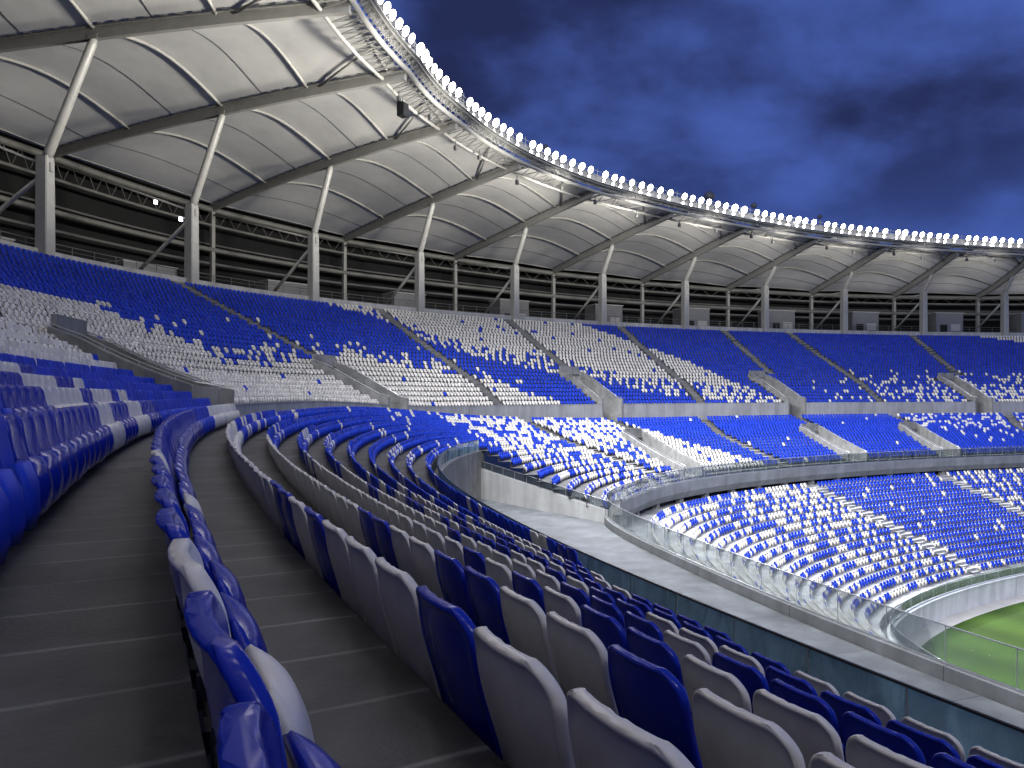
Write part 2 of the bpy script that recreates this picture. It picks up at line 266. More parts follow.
# ------------------------------------------------------------------ mesh helpers
class MB:
    """collects geometry for ONE mesh object"""
    def __init__(s): s.v = []; s.f = []; s.uv = []; s.mi = []; s.n = 0
    def add(s, V, F, uv=None, mi=0):
        V = np.asarray(V, float).reshape(-1, 3); b = s.n
        s.v.append(V); s.n += len(V)
        for q in F: s.f.append(tuple(b + i for i in q)); s.mi.append(mi)
        s.uv.append(np.zeros((len(V), 2)) if uv is None else np.asarray(uv, float).reshape(-1, 2))
    def box(s, c, size, R=None, mi=0):
        h = np.array(size) / 2.0
        V = np.array([[x, y, z] for x in (-1, 1) for y in (-1, 1) for z in (-1, 1)]) * h
        if R is not None: V = V @ np.array(R).T
        s.add(V + np.array(c), [(0, 1, 3, 2), (4, 6, 7, 5), (0, 4, 5, 1), (2, 3, 7, 6), (0, 2, 6, 4), (1, 5, 7, 3)], mi=mi)
    def tube(s, pts, r, n=8, caps=True, mi=0):
        pts = np.asarray(pts, float); m = len(pts); r = np.broadcast_to(r, (m,))
        tg = np.gradient(pts, axis=0); tg /= np.linalg.norm(tg, axis=1)[:, None] + 1e-12
        up = np.array([0, 0, 1.0]) if abs(tg[:, 2]).max() < .95 else np.array([.8, .6, .05])
        A = np.cross(tg, up); A /= np.linalg.norm(A, axis=1)[:, None] + 1e-12; B = np.cross(A, tg)
        an = np.arange(n) * 2 * math.pi / n
        V = pts[:, None] + r[:, None, None] * (np.cos(an)[None, :, None] * A[:, None] + np.sin(an)[None, :, None] * B[:, None])
        F = [(i * n + j, i * n + (j + 1) % n, (i + 1) * n + (j + 1) % n, (i + 1) * n + j) for i in range(m - 1) for j in range(n)]
        if caps: F += [tuple(range(n - 1, -1, -1)), tuple((m - 1) * n + j for j in range(n))]
        s.add(V, F, mi=mi)
    def bar(s, pts, w, h, mi=0):
        """rectangular section swept along pts, h vertical"""
        pts = np.asarray(pts, float); m = len(pts); w = np.broadcast_to(w, (m,)); h = np.broadcast_to(h, (m,))
        tg = np.gradient(pts, axis=0); tg /= np.linalg.norm(tg, axis=1)[:, None]
        A = np.cross(tg, [0, 0, 1.0]); A /= np.linalg.norm(A, axis=1)[:, None]; B = np.cross(A, tg)
        sg = [(-1, -1), (1, -1), (1, 1), (-1, 1)]
        V = np.stack([pts + a * w[:, None] / 2 * A + b * h[:, None] / 2 * B for a, b in sg], 1)
        F = [(i * 4 + j, i * 4 + (j + 1) % 4, (i + 1) * 4 + (j + 1) % 4, (i + 1) * 4 + j) for i in range(m - 1) for j in range(4)]
        F += [(3, 2, 1, 0), tuple((m - 1) * 4 + j for j in range(4))]
        s.add(V, F, mi=mi)
    def sweep(s, ths, prof, closed=False, mi=0):
        """profile [(o, z)] swept along the bowl; o and z may be arrays over ths"""
        ths = np.asarray(ths, float); m = len(ths); n = len(prof)
        V = np.stack([P(ths, np.broadcast_to(o, (m,)), np.broadcast_to(z, (m,))) for o, z in prof], 1)
        arc = np.interp(ths, TH, BS)
        om = float(np.mean([np.mean(o) for o, _ in prof]))
        arc = arc + om * (ths - ths[0])
        L = np.concatenate([[0], np.cumsum([np.hypot(np.mean(np.asarray(prof[j + 1][0]) - prof[j][0]), np.mean(np.asarray(prof[j + 1][1]) - prof[j][1])) for j in range(n - 1)])])
        uv = np.stack(np.broadcast_arrays(arc[:, None], L[None, :]), -1)
        jj = range(n) if closed else range(n - 1)
        F = [(i * n + j, (i + 1) * n + j, (i + 1) * n + (j + 1) % n, i * n + (j + 1) % n) for i in range(m - 1) for j in jj]
        if closed: F += [tuple(range(n)), tuple((m - 1) * n + j for j in range(n - 1, -1, -1))]
        s.add(V, F, uv, mi=mi)
    def mesh(s, name, mats, smooth=False):
        me = bpy.data.meshes.new(name)
        V = np.concatenate(s.v) if s.v else np.zeros((0, 3))
        me.from_pydata(V.tolist(), [], s.f)
        uv = np.concatenate(s.uv)
        if np.any(uv):
            ul = me.uv_layers.new(name='UVMap'); li = np.zeros(len(me.loops), int); me.loops.foreach_get('vertex_index', li)
            ul.data.foreach_set('uv', uv[li].ravel())
        for m in (mats if isinstance(mats, (list, tuple)) else [mats]): me.materials.append(m)
        if any(s.mi): me.polygons.foreach_set('material_index', s.mi)
        if smooth: me.polygons.foreach_set('use_smooth', [True] * len(me.polygons))
        me.update(); return me
    def build(s, name, mats, parent=None, smooth=False, origin=None):
        if origin is not None:
            o = np.array(origin, float); s.v = [v - o for v in s.v]
        ob = bpy.data.objects.new(name, s.mesh(name, mats, smooth)); COL.objects.link(ob)
        if origin is not None and parent is None: ob.location = origin
        if parent is not None: ob.parent = parent
        return ob
def tag(o, label=None, cat=None, group=None, kind=None):
    if label: o['label'] = label
    if cat: o['category'] = cat
    if group: o['group'] = group
    if kind: o['kind'] = kind
    return o
def empty(name, loc=(0, 0, 0), rz=0.0):
    o = bpy.data.objects.new(name, None); COL.objects.link(o); o.location = loc; o.rotation_euler = (0, 0, rz); o.empty_display_size = .2
    return o
def face_in(th): return math.atan2(-math.cos(th), -math.sin(th))   # rotation that turns local +Y towards the pitch
def ordinal(n): return f"{n}{'th' if 10 <= n % 100 <= 20 else {1: 'st', 2: 'nd', 3: 'rd'}.get(n % 10, 'th')}"

# ------------------------------------------------------------------ openings in the rake: stairways and stair entrances
# stairway: th at the first and the last row (straight line between), rows from..to
UP_STAIRS = [(.285, .338, -10, 0), (.866, .874, -10, 0), (1.175, 1.232, -2, 0), (1.384, 1.424, -10, 0), (1.520, 1.562, -2, 0), (1.640, 1.682, -10, 0), (1.733, 1.752, -2, 0), (1.838, 1.878, -10, 0), (1.945, 1.985, -2, 0)]
# entrances: th of the centre at the bottom row and at the top row, half width in metres, first and last row, level of floor
UP_VOMS = [(.292, .342, 1.5), (.842, .838, 1.5), (1.392, 1.388, 1.5), (1.637, 1.632, 1.4), (1.836, 1.834, 1.4), (2.03, 2.03, 1.4)]
MID_STAIRS = [(1.376, 1.36, 1, 7), (1.508, 1.455, 1, 18), (1.626, 1.612, 1, 6), (1.735, 1.725, 1, 6), (1.20, 1.165, 1, 18), (1.85, 1.80, 1, 18)]
MID_VOMS = [(1.355, 1.262, 1.4), (1.608, 1.562, 1.4), (1.722, 1.678, 1.4), (1.93, 1.88, 1.4)]
LOW_STAIRS = [(1.462, 1.49), (1.640, 1.668), (1.81, 1.84)]
UP_VROWS = (-9, -2); MID_VROWS = (8, 18)
def up_vom_th(v, k): return v[0] + (v[1] - v[0]) * (-k - 2) / 8.0
def mid_vom_th(v, k): return v[0] + (v[1] - v[0]) * (k - 7) / 11.0
def half_ang(th, o, w): return w / (rho(th) + o)
TH_WALL = .30                                    # the cross aisle and its wall begin here
def prot_start(o): return float(np.interp(-o, [8, 18], [.75, .50]))   # slanting end of the front block
def th_dense(a, b, step=.012): return np.linspace(a, b, max(2, int((b - a) / step) + 1))
def cut(a, b, holes):
    out = []; x = a
    for h0, h1 in sorted(holes):
        if h1 <= x: continue
        if h0 >= b: break
        if h0 > x: out.append((x, h0))
        x = max(x, h1)
    if x < b: out.append((x, b))
    return out
def up_holes(k):
    h = []
    if UP_VROWS[0] <= k <= UP_VROWS[1]:
        for v in UP_VOMS:
            c = up_vom_th(v, k); w = half_ang(c, row_o(k), v[2]); h.append((c - w, c + w))
    return h
def mid_holes(k):
    h = []
    if MID_VROWS[0] <= k <= MID_VROWS[1]:
        for v in MID_VOMS:
            c = mid_vom_th(v, k); w = half_ang(c, row_o(k), v[2]); h.append((c - w, c + w))
    return h

# ------------------------------------------------------------------ ground and pitch
g = MB(); g.add([[-900, -900, -.25], [900, -900, -.25], [900, 900, -.25], [-900, 900, -.25]], [(0, 1, 2, 3)])
tag(g.build('ground', M['ground']), kind='structure')
g = MB(); ths = th_dense(-.35, 2.5); pts = P(ths, -37.05, -EYE)
poly = [tuple(p) for p in pts] + [(330, 40, 0), (330, -120, 0), (60, -160, 0)]
g.add(poly, [tuple(range(len(poly)))]); tag(g.build('pitch_grass', M['grass']), kind='stuff')
g = MB(); g.sweep(th_dense(-.3, 2.45), [(-35.9, -EYE + .004), (-37.3, -EYE + .004)]); tag(g.build('track', M['track']), kind='structure')

# ------------------------------------------------------------------ terraces
TS = MB()
for k in range(-27, -1):                        # upper stand
    for a, b in cut(TH_A, TH_B, up_holes(k)):
        t = th_dense(a, b); up = tread(k - 1, t)
        TS.sweep(t, [(ro(k), up), (ro(k), tread(k, t)), (ro(k + 1), tread(k, t))])
t = th_dense(TH_A, TH_B); TS.sweep(t, [(28.25, tread(-28, t)), (ro(-27), tread(-28, t))])
t = th_dense(TH_A, TH_WALL)                     # rows -1 and 0 beside the camera
for k in (-1, 0):
    TS.sweep(t, [(ro(k), tread(k - 1, t)), (ro(k), tread(k, t)), (ro(k + 1), tread(k, t))])
t = th_dense(TH_WALL, TH_B)                     # cross aisle
TS.sweep(t, [(ro(-1), tread(0, t)), (ro(1), tread(0, t))])
for a, b in cut(TH_WALL, TH_B, up_holes(-2)):
    t = th_dense(a, b); TS.sweep(t, [(ro(-1), tread(-2, t)), (ro(-1), tread(0, t))])
for k in range(1, 19):
    st = TH_A if k <= 6 else ((.05 if k == 7 else .085) if k <= 8 else prot_start(ro(k)))
    for a, b in cut(st, TH_B, mid_holes(k)):
        t = th_dense(a, b)
        TS.sweep(t, [(ro(k), tread(k - 1, t)), (ro(k), tread(k, t)), (ro(k + 1), tread(k, t))])
for k, st in ((7, .05), (8, .085)):             # ends of the two rows that stop short
    q = [P(st, o_, z_) for o_, z_ in ((ro(k), float(tread(k, st))), (ro(k + 1), float(tread(k, st))), (ro(k + 1), -4.2), (ro(k), -4.2))]; TS.add(q, [(0, 1, 2, 3)])
t = th_dense(prot_start(-17.6), TH_B); TS.sweep(t, [(ro(19), tread(18, t)), (ro(19), -7.36), (slab_o(t), -7.36)])
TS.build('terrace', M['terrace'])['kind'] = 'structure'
TL = MB()
for k in range(LOW_N):
    t = th_dense(.05, TH_B)
    TL.sweep(t, [(low_o(k) - RB, low_t(k - 1) if k else -9.25), (low_o(k) - RB, low_t(k)), (low_o(k + 1) - RB, low_t(k))])
t = th_dense(.05, TH_B); TL.sweep(t, [(-12, -9.25), (low_o(0) - RB, -9.25)]); TL.sweep(t, [(low_o(LOW_N) - RB, low_t(LOW_N - 1)), (low_o(LOW_N) - RB, -15.95), (-35.8, -15.95)])
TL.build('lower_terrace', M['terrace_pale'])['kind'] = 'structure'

# concourse floor and ledge
g = MB(); t = th_dense(TH_A, TH_B); g.sweep(t, [(28.3, 11.0), (60, 11.0)]); tag(g.build('concourse_floor', M['trim']), kind='structure')
t = th_dense(TH_A, .78); g = MB()
g.sweep(t, [(-8.05, -7.72), (slab_o(t) + .4, -7.72)]); tag(g.build('ledge_floor', M['ledge']), kind='structure')

# ------------------------------------------------------------------ walls
def wall(name, label, t, prof, m='wallpaint', cat='wall'):
    w = MB(); w.sweep(t, prof, closed=True); return tag(w.build(name, M[m]), label, cat)
t = th_dense(TH_WALL, TH_B)
cw = empty('concourse_wall', tuple(P(1.2, .5, -3)))
tag(cw, 'low pale wall between the cross aisle and the upper blue and white stand', 'wall')
for v0, v1 in cut(TH_WALL, TH_B, [(up_vom_th(v, -2) - half_ang(up_vom_th(v, -2), .7, v[2]), up_vom_th(v, -2) + half_ang(up_vom_th(v, -2), .7, v[2])) for v in UP_VOMS]):
    t = th_dense(v0, v1); w = MB()
    w.sweep(t, [(ro(-1) - .004, tread(0, t) - .05), (ro(-1) - .004, tread(-2, t) + .16), (ro(-1) + .16, tread(-2, t) + .16), (ro(-1) + .16, tread(0, t) - .05)], closed=True)
    w.sweep(t, [(ro(-1) - .03, tread(-2, t) + .16), (ro(-1) - .03, tread(-2, t) + .21), (ro(-1) + .19, tread(-2, t) + .21), (ro(-1) + .19, tread(-2, t) + .16)], closed=True)
    w.build('wall_panel', M['wallpaint']).parent = cw
    cw.children[-1].matrix_parent_inverse = Matrix.Translation(cw.location).inverted()
t = th_dense(TH_A, TH_B)
wall('back_parapet', 'pale low parapet along the top edge of the upper stand', t, [(28.2, 10.2), (28.2, 11.85), (28.5, 11.85), (28.5, 10.2)])
t = th_dense(TH_A, .77)
wall('near_front_wall', 'grey front wall under the teal glass below the nearest seats', t, [(-7.80, -8.4), (-7.80, -4.2), (-8.10, -4.2), (-8.10, -8.5)], 'entrance')
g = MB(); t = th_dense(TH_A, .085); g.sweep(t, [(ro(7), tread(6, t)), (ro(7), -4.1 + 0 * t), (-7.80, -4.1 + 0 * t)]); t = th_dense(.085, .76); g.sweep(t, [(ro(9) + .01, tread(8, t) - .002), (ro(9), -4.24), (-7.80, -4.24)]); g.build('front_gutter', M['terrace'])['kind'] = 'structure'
# balcony front: parapet with glass on it, slab edge below
t = th_dense(TH_A, TH_B); so = slab_o(t)
bf = MB(); bf.sweep(t, [(so + .32, -8.55), (so + .32, -7.35), (so - .02, -7.35), (so - .02, -8.2), (so + .3, -8.75), (so + 6, -8.75), (so + 6, -8.55)], closed=True)
tag(bf.build('balcony_front', M['parapet']), 'grey curved balcony edge running above the lower stand', 'balcony')
# slanting end wall of the front block
A_, B_ = P(.75, -8.0, 0), P(prot_start(-17.7), -17.75, 0)
ew = MB(); n_ = 24; s_ = np.linspace(0, 1, n_); line = A_[None] * (1 - s_)[:, None] + B_[None] * s_[:, None]
topz = np.interp(s_, [0, .9, 1], [-5.5, -6.85, -7.0])
pp = line.copy(); pp[:, 2] = EYE + topz; dirv = (B_ - A_); dirv /= np.linalg.norm(dirv); nrm = np.array([dirv[1], -dirv[0], 0])
V = []; 
for i in range(n_):
    for sx, zz in ((0, -8.5 + EYE), (0, pp[i, 2]), (.22, pp[i, 2]), (.22, -8.5 + EYE)):
        V.append([line[i, 0] - nrm[0] * sx, line[i, 1] - nrm[1] * sx, zz])
F = [(i * 4 + j, (i + 1) * 4 + j, (i + 1) * 4 + (j + 1) % 4, i * 4 + (j + 1) % 4) for i in range(n_ - 1) for j in range(4)] + [(0, 1, 2, 3), tuple((n_ - 1) * 4 + j for j in (3, 2, 1, 0))]
ew.add(V, F); tag(ew.build('block_end_wall', M['wallpaint']), 'pale slanting wall closing the end of the blue seats above the ledge', 'wall')
END_LINE = pp
# lower stand: front wall and the wall under the balcony
t = th_dense(.05, TH_B)
lw = empty('pitch_wall', tuple(P(1.3, -36, -EYE))); tag(lw, 'pale curved wall between the lower stand and the pitch', 'wall')
w = MB(); w.sweep(t, [(-35.75, -EYE - .1), (-35.75, -15.80), (-36.1, -15.80), (-36.0, -EYE - .1)], closed=True)
o_ = w.build('wall_face', M['whitewall']); o_.parent = lw; o_.matrix_parent_inverse = Matrix.Translation(lw.location).inverted()
w = MB(); w.sweep(t, [(-35.70, -15.797), (-35.70, -15.70), (-36.16, -15.70), (-36.16, -15.797)], closed=True)
o_ = w.build('coping', M['whitewall']); o_.parent = lw; o_.matrix_parent_inverse = Matrix.Translation(lw.location).inverted()
w = MB()   # gate block where the stairway meets the pitch
w2 = MB()
t = th_dense(.35, TH_B)
bw = empty('balcony_back_wall', tuple(P(1.3, -14, -9.2))); tag(bw, 'shaded grey wall in the gap under the balcony', 'wall')
w = MB(); w.sweep(t, [(-15.0, -9.3), (-15.0, -8.7), (-14.7, -8.7), (-14.7, -9.3)], closed=True); w.sweep(t, [(-16.2, -9.25), (-16.2, -8.74)])
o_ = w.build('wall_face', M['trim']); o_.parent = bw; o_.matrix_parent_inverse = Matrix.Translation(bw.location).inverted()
for i, a in enumerate(arc_ths(-19.9, .5, TH_B, 4.2)):
    c = MB(); c.box((0, 0, .26), (.55, .45, .55)); ob = c.build('support_pier', M['concrete']); ob.location = tuple(P(a, -18.6, -9.25)); ob.rotation_euler = (0, 0, face_in(a))
    tag(ob, f'short grey pier under the balcony edge, {ordinal(i + 1)} along from the near bend', 'pier', 'piers under the balcony')
# ------------------------------------------------------------------ roof
NR = len(COLS)
def zq(u, zo, zs, zi, us):
    return zo * (u - us) * (u - 1) / (us) + zs * u * (u - 1) / (us * (us - 1)) + zi * u * (u - us) / (1 - us)
def roof_pt(th, u, bulge=0.0):
    Oo, Zo, Os, Zs, Oi, Zi = (ring(a, th) for a in (ROU_O, ROU_Z, RST_O, RST_Z, RIN_O, RIN_Z))
    us = (Oo - Os) / (Oo - Oi)
    return P(th, Oo + (Oi - Oo) * u, zq(u, Zo, Zs, Zi, us) + bulge)
def us_of(th):
    Oo, Os, Oi = ring(ROU_O, th), ring(RST_O, th), ring(RIN_O, th); return (Oo - Os) / (Oo - Oi)
roof = empty('roof_canopy', tuple(P(1.2, 20, 26)))
tag(roof, 'white membrane canopy on curved grey ribs covering the stands', 'roof')
RINV = Matrix.Translation(roof.location).inverted()
def rpart(mb, name, m, smooth=False, parent=None):
    o = mb.build(name, m, smooth=smooth); o.parent = parent or roof; o.matrix_parent_inverse = RINV if parent is None else Matrix.Identity(4); return o
U = np.linspace(0, 1, 25)
def bul(v, u, us): return (1.9 - .7 * sm(.8, 1, u)) * np.sin(np.pi * v) * (.12 + .88 * sm(0, .30, u))
for i in range(NR):
    th = COLS[i]; r = MB(); pts = roof_pt(np.full(25, th), U); pts[:, 2] -= .56
    r.bar(pts, .42, .95 - .4 * np.abs(U - us_of(th)) ** 1.2)
    top = pts + [0, 0, .02]; top[:, 2] += (.95 - .4 * np.abs(U - us_of(th)) ** 1.2) / 2
    r.bar(top, .7, .07)
    rb = rpart(r, 'rib', M['rib'])
    d = MB()   # dark clamps along the top flange of the rib
    for u in np.linspace(.03, .97, 34):
        p = roof_pt(np.array([th]), np.array([u]))[0]; q = roof_pt(np.array([th]), np.array([u + .02]))[0]; ax = (q - p) / np.linalg.norm(q - p)
        sd = np.cross(ax, [0, 0, 1]); sd /= np.linalg.norm(sd); R = np.stack([sd, ax, np.cross(sd, ax)], 1)
        for sgn in (-1, 1): d.box(p + sd * sgn * .43 + [0, 0, -.07], (.1, .5, .1), R)
    for sgn in (-1, 1):
        q = roof_pt(np.full(25, th), U); q[:, 2] -= .09; sd = np.cross(np.gradient(q, axis=0), [0, 0, 1]); sd /= np.linalg.norm(sd, axis=1)[:, None]; d.tube(q + sd * sgn * .43, .03, 4)
    dd = d.build('clamp_strip', M['darksteel']); dd.parent = rb
for i in range(NR - 1):
    a, b = COLS[i], COLS[i + 1]; vs = np.linspace(0, 1, 15); uu = np.linspace(0, .985, 29)
    m = MB(); V = []
    for v in vs:
        th = a + (b - a) * v; V.append(roof_pt(np.full(29, th), uu, bul(v, uu, us_of(th))))
    V = np.array(V); n = 29
    m.add(V, [(p * n + q, (p + 1) * n + q, (p + 1) * n + q + 1, p * n + q + 1) for p in range(14) for q in range(28)])
    rpart(m, 'membrane', M['membrane'], True)
    for u_, rad in ((lambda th: us_of(th), .17), (lambda th: us_of(th) * .5, .16), (lambda th: us_of(th) + .5 * (1 - us_of(th)), .15), (lambda th: .965 + 0 * th, .13), (lambda th: .02 + 0 * th, .08)):
        thv = a + (b - a) * vs; u = np.array([float(u_(x)) for x in thv])
        p = roof_pt(thv, u, np.array([bul(v, q, 0) for v, q in zip(vs, u)])); p[:, 2] -= rad + .06
        tb = MB(); tb.tube(p, rad, 7); rpart(tb, 'arch_tube', M['steel'], True)
    for fu in (.25, .75, 1.0):
        thv = a + (b - a) * vs; u = us_of(thv) * fu if fu < 1 else us_of(thv) + .25 * (1 - us_of(thv))
        p = roof_pt(thv, u, np.array([bul(v, q, 0) for v, q in zip(vs, u)])); p[:, 2] -= .05
        tb = MB(); tb.tube(p, .035, 5); rpart(tb, 'seam_cable', M['darksteel'], True)
    # flat braces from the inner arch to the ring
    for v0, v1 in ((.0, .28), (1.0, .72)):
        tb = MB()
        u0 = float(us_of(a)) + .55 * (1 - float(us_of(a)))
        p0 = roof_pt(np.array([a + (b - a) * v0]), np.array([u0]))[0]; p1 = roof_pt(np.array([a + (b - a) * v1]), np.array([.97]), bul(v1, .97, 0))[0]
        tb.tube([p0 - [0, 0, .3], p1 - [0, 0, .2]], .12, 6)
        rpart(tb, 'ring_brace', M['rib'], True)
tf = np.linspace(COLS[0], COLS[-1], 300)
def ringtube(name, oa, za, rad, m, n=8):
    b = MB(); b.tube(P(tf, oa, za), rad, n); return rpart(b, name, m, True)
Oo, Zo, Oi, Zi = ring(ROU_O, tf), ring(ROU_Z, tf), ring(RIN_O, tf), ring(RIN_Z, tf)
H = Zo - 11
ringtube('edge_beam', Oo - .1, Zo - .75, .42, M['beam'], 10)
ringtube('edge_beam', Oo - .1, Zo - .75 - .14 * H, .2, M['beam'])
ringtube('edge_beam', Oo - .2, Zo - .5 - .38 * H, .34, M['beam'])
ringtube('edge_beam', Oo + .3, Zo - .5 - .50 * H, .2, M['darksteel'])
ringtube('edge_beam', Oo + 2.5, Zo - .4 - .30 * H, .16, M['darksteel'])
b = MB()
zz = np.linspace(COLS[0], COLS[-1], (NR - 1) * 12 + 1)
zp = P(zz, ring(ROU_O, zz) - .1, np.where(np.arange(len(zz)) % 2 == 0, ring(ROU_Z, zz) - .8, ring(ROU_Z, zz) - .75 - .14 * (ring(ROU_Z, zz) - 11)))
for i in range(len(zz) - 1): b.tube([zp[i], zp[i + 1]], .045, 5, False)
rpart(b, 'lacing', M['darksteel'])
# inner ring truss
ringtube('ring_chord', Oi + 2.3, ring(RIN_Z, tf) - .55, .17, M['steel'])
ringtube('ring_chord', Oi - .3, Zi - .25, .24, M['steel'])
ringtube('ring_chord', Oi - 1.2, Zi + .5, .10, M['steel'])
b = MB(); zz = np.linspace(COLS[0], COLS[-1], (NR - 1) * 14 + 1); ev = np.arange(len(zz)) % 2 == 0
zp = P(zz, np.where(ev, ring(RIN_O, zz) + 2.3, ring(RIN_O, zz) - .3), np.where(ev, ring(RIN_Z, zz) - .55, ring(RIN_Z, zz) - .25))
zq2 = P(zz, np.where(ev, ring(RIN_O, zz) - .3, ring(RIN_O, zz) - 1.2), np.where(ev, ring(RIN_Z, zz) - .25, ring(RIN_Z, zz) + .5))
for i in range(len(zz) - 1): b.tube([zp[i], zp[i + 1]], .05, 5, False); b.tube([zq2[i], zq2[i + 1]], .045, 5, False)
rpart(b, 'ring_lacing', M['rib'])
b = MB(); b.sweep(tf, [(Oi - .2, Zi + .62), (Oi - .2, Zi + .70), (Oi - 1.5, Zi + .70), (Oi - 1.5, Zi + .62)], closed=True); rpart(b, 'catwalk', M['steel'])
b = MB(); b.sweep(tf, [(Oi - .62, Zi + .1), (Oi - .62, Zi + 1.75), (Oi - .68, Zi + 1.75), (Oi - .68, Zi + .1)], closed=True); rpart(b, 'lit_fascia', M['wallpaint'])
b = MB()
for i in range(NR - 1):
    for f in np.linspace(0, 1, 9)[:-1]:
        a = COLS[i] + (COLS[i + 1] - COLS[i]) * f; o0, z0 = float(ring(RIN_O, a)), float(ring(RIN_Z, a))
        b.tube(P(np.array([a, a]), o0 - .95, np.array([z0 + .7, z0 + (2.5 if f == 0 else 2.2)])), .045, 5)
b.tube(P(tf, Oi - .95, Zi + 2.2), .04, 5); b.tube(P(tf, Oi - .95, Zi + 1.7), .03, 5)
rpart(b, 'catwalk_railing', M['steel'])

# ------------------------------------------------------------------ columns
for i in range(K0 + 3, NR):
    th = COLS[i]; base = P(th, 28.0, 10.9); rz = face_in(th)
    c = empty('roof_column', tuple(base), rz)
    n = i - K0 - 3
    tag(c, 'pale square column with a slanting strut, ' + ('just outside the left edge of the stand' if n == 0 else f'{ordinal(n)} from the left behind the upper seats'), 'column', 'columns holding the roof')
    s = MB(); h = 19.4 - 10.9
    V = []
    for z, f in ((0, 1.0), (h - .5, .92), (h, .80)):
        for x, y in ((-.42, -.6), (.42, -.6), (.5, -.5), (.5, .5), (.42, .6), (-.42, .6), (-.5, .5), (-.5, -.5)): V.append((x * f, y * f, z))
    s.add(V, [(k * 8 + j, k * 8 + (j + 1) % 8, (k + 1) * 8 + (j + 1) % 8, (k + 1) * 8 + j) for k in range(2) for j in range(8)] + [tuple(range(16, 24))])
    s.build('shaft', M['steel'], c)
    dz = RST_Z[i] - .95 - 10.9; dy = 28.0 - RST_O[i]
    s = MB(); s.tube([(0, .05, h - .15), (0, .12 + .06 * dy, h + .35), (0, dy * .95, dz - .4), (0, dy, dz)], [.36, .40, .36, .22], 12); s.build('strut', M['steel'], c, True)
    s = MB(); s.box((0, dy, dz + .1), (.5, .9, .35)); s.build('strut_head', M['rib'], c)
    s = MB(); s.tube([(0, -.4, h - 1.6), (0, -9.5, 1.2)], .19, 8); s.tube([(0, -.4, h - .5), (0, -(ROU_O[i] - 28.2), ROU_Z[i] - 12.3)], .12, 6); s.build('brace', M['steel'], c, True)
    s = MB(); s.box((0, .62, h - .9), (.3, .05, .8)); s.build('plate', M['rib'], c)
    bc = MB(); zt = ROU_Z[i] - .9 - 11; bc.box((0, 0, zt / 2), (.5, .6, zt)); bc.box((0, 0, .1), (.9, 1.0, .2))
    o = bc.build('back_column', M['rib']); o.location = tuple(P(th, ROU_O[i] - .1, 11.0)); o.rotation_euler = (0, 0, rz)
    tag(o, 'thin shaded post under the outer end of a roof rib, ' + ('past the left edge' if n == 0 else f'{ordinal(n)} from the left'), 'post', 'posts behind the concourse')
for i in range(K0 + 3, NR - 1):
    th = COLS[i] * .58 + COLS[i + 1] * .42; o0 = ring(ROU_O, th) - 4.5; w_ = 5.6 if i > K0 + 6 else 7.0; hh = 4.6
    k = empty('concourse_kiosk', tuple(P(th, o0, 11.0)), face_in(th)); tag(k, f'pale boxy kiosk at the back of the top concourse, {ordinal(i - K0 - 2)} from the left', 'kiosk', 'kiosks on the top concourse')
    s = MB(); s.box((0, 0, hh / 2), (w_, 3.5, hh)); s.build('body', M['kiosk'], k)
    s = MB(); s.box((0, 0, hh + .08), (w_ + .25, 3.75, .16)); s.build('roof', M['steel'], k)
    s = MB(); s.box((w_ * .22, 1.76, 1.25), (1.5, .04, 2.3)); s.build('door', M['facade'], k)
    s = MB(); s.box((-w_ * .22, 1.77, 1.9), (w_ * .35, .05, 1.3)); s.build('hatch', M['steel'], k)
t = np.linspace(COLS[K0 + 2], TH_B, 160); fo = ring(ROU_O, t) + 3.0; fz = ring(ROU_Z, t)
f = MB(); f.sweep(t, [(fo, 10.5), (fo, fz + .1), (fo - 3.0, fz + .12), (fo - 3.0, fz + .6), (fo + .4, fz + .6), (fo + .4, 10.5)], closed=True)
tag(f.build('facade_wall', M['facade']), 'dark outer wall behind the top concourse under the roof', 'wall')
cr_ = empty('concourse_railing', tuple(P(1.2, 30, 11))); tag(cr_, 'thin dark railing along the concourse behind the top row', 'railing')
t = th_dense(.45, TH_B)
for nm, zs, r_ in (('rail', (13.0,), .045), ('lower_rail', (12.2, 12.6), .025)):
    s = MB()
    for z in zs: s.tube(P(t, 30.2, z), r_, 5)
    o = s.build(nm, M['darksteel']); o.parent = cr_; o.matrix_parent_inverse = Matrix.Translation(cr_.location).inverted()
s = MB()
for a in arc_ths(30.2, .45, TH_B, 2.4): s.tube(P(np.array([a, a]), 30.2, np.array([11.0, 13.0])), .04, 5)
o = s.build('posts', M['darksteel']); o['kind'] = 'stuff'; o.parent = cr_; o.matrix_parent_inverse = Matrix.Translation(cr_.location).inverted()
# ------------------------------------------------------------------ stairways and stair entrances
def stair_th(s, k):
    th0, th1, ka, kb = s; 
    if kb <= 0: f = (-k) / 27.0            # upper: th0 at the wall, th1 at the top row
    else: f = (k - 1) / 17.0
    return th0 + (th1 - th0) * f
ST_W = .62
def stairway(ths_of, rows, of, tf_, label):
    o0 = P(ths_of(rows[0]), of(rows[0]), 0); e = MB()
    for k in rows:
        th = ths_of(k); wa = half_ang(th, of(k), ST_W); zt, zu = float(tf_(k, th)), float(tf_(k - 1, th)); oa, ob = of(k) - RB, of(k + 1) - RB
        if zu - zt < .02 or zu - zt > 1.2: continue
        t = np.array([th - wa, th + wa])
        e.sweep(t, [(oa - .002, zu - .02), (oa - .002, zt + (zu - zt) / 2), (oa - .38, zt + (zu - zt) / 2), (oa - .38, zt + .006), (ob + .002, zt + .006)])
    s = e.build('aisle_stairs', M['stair']); return tag(s, label, 'stairs', 'stairways through the seats')
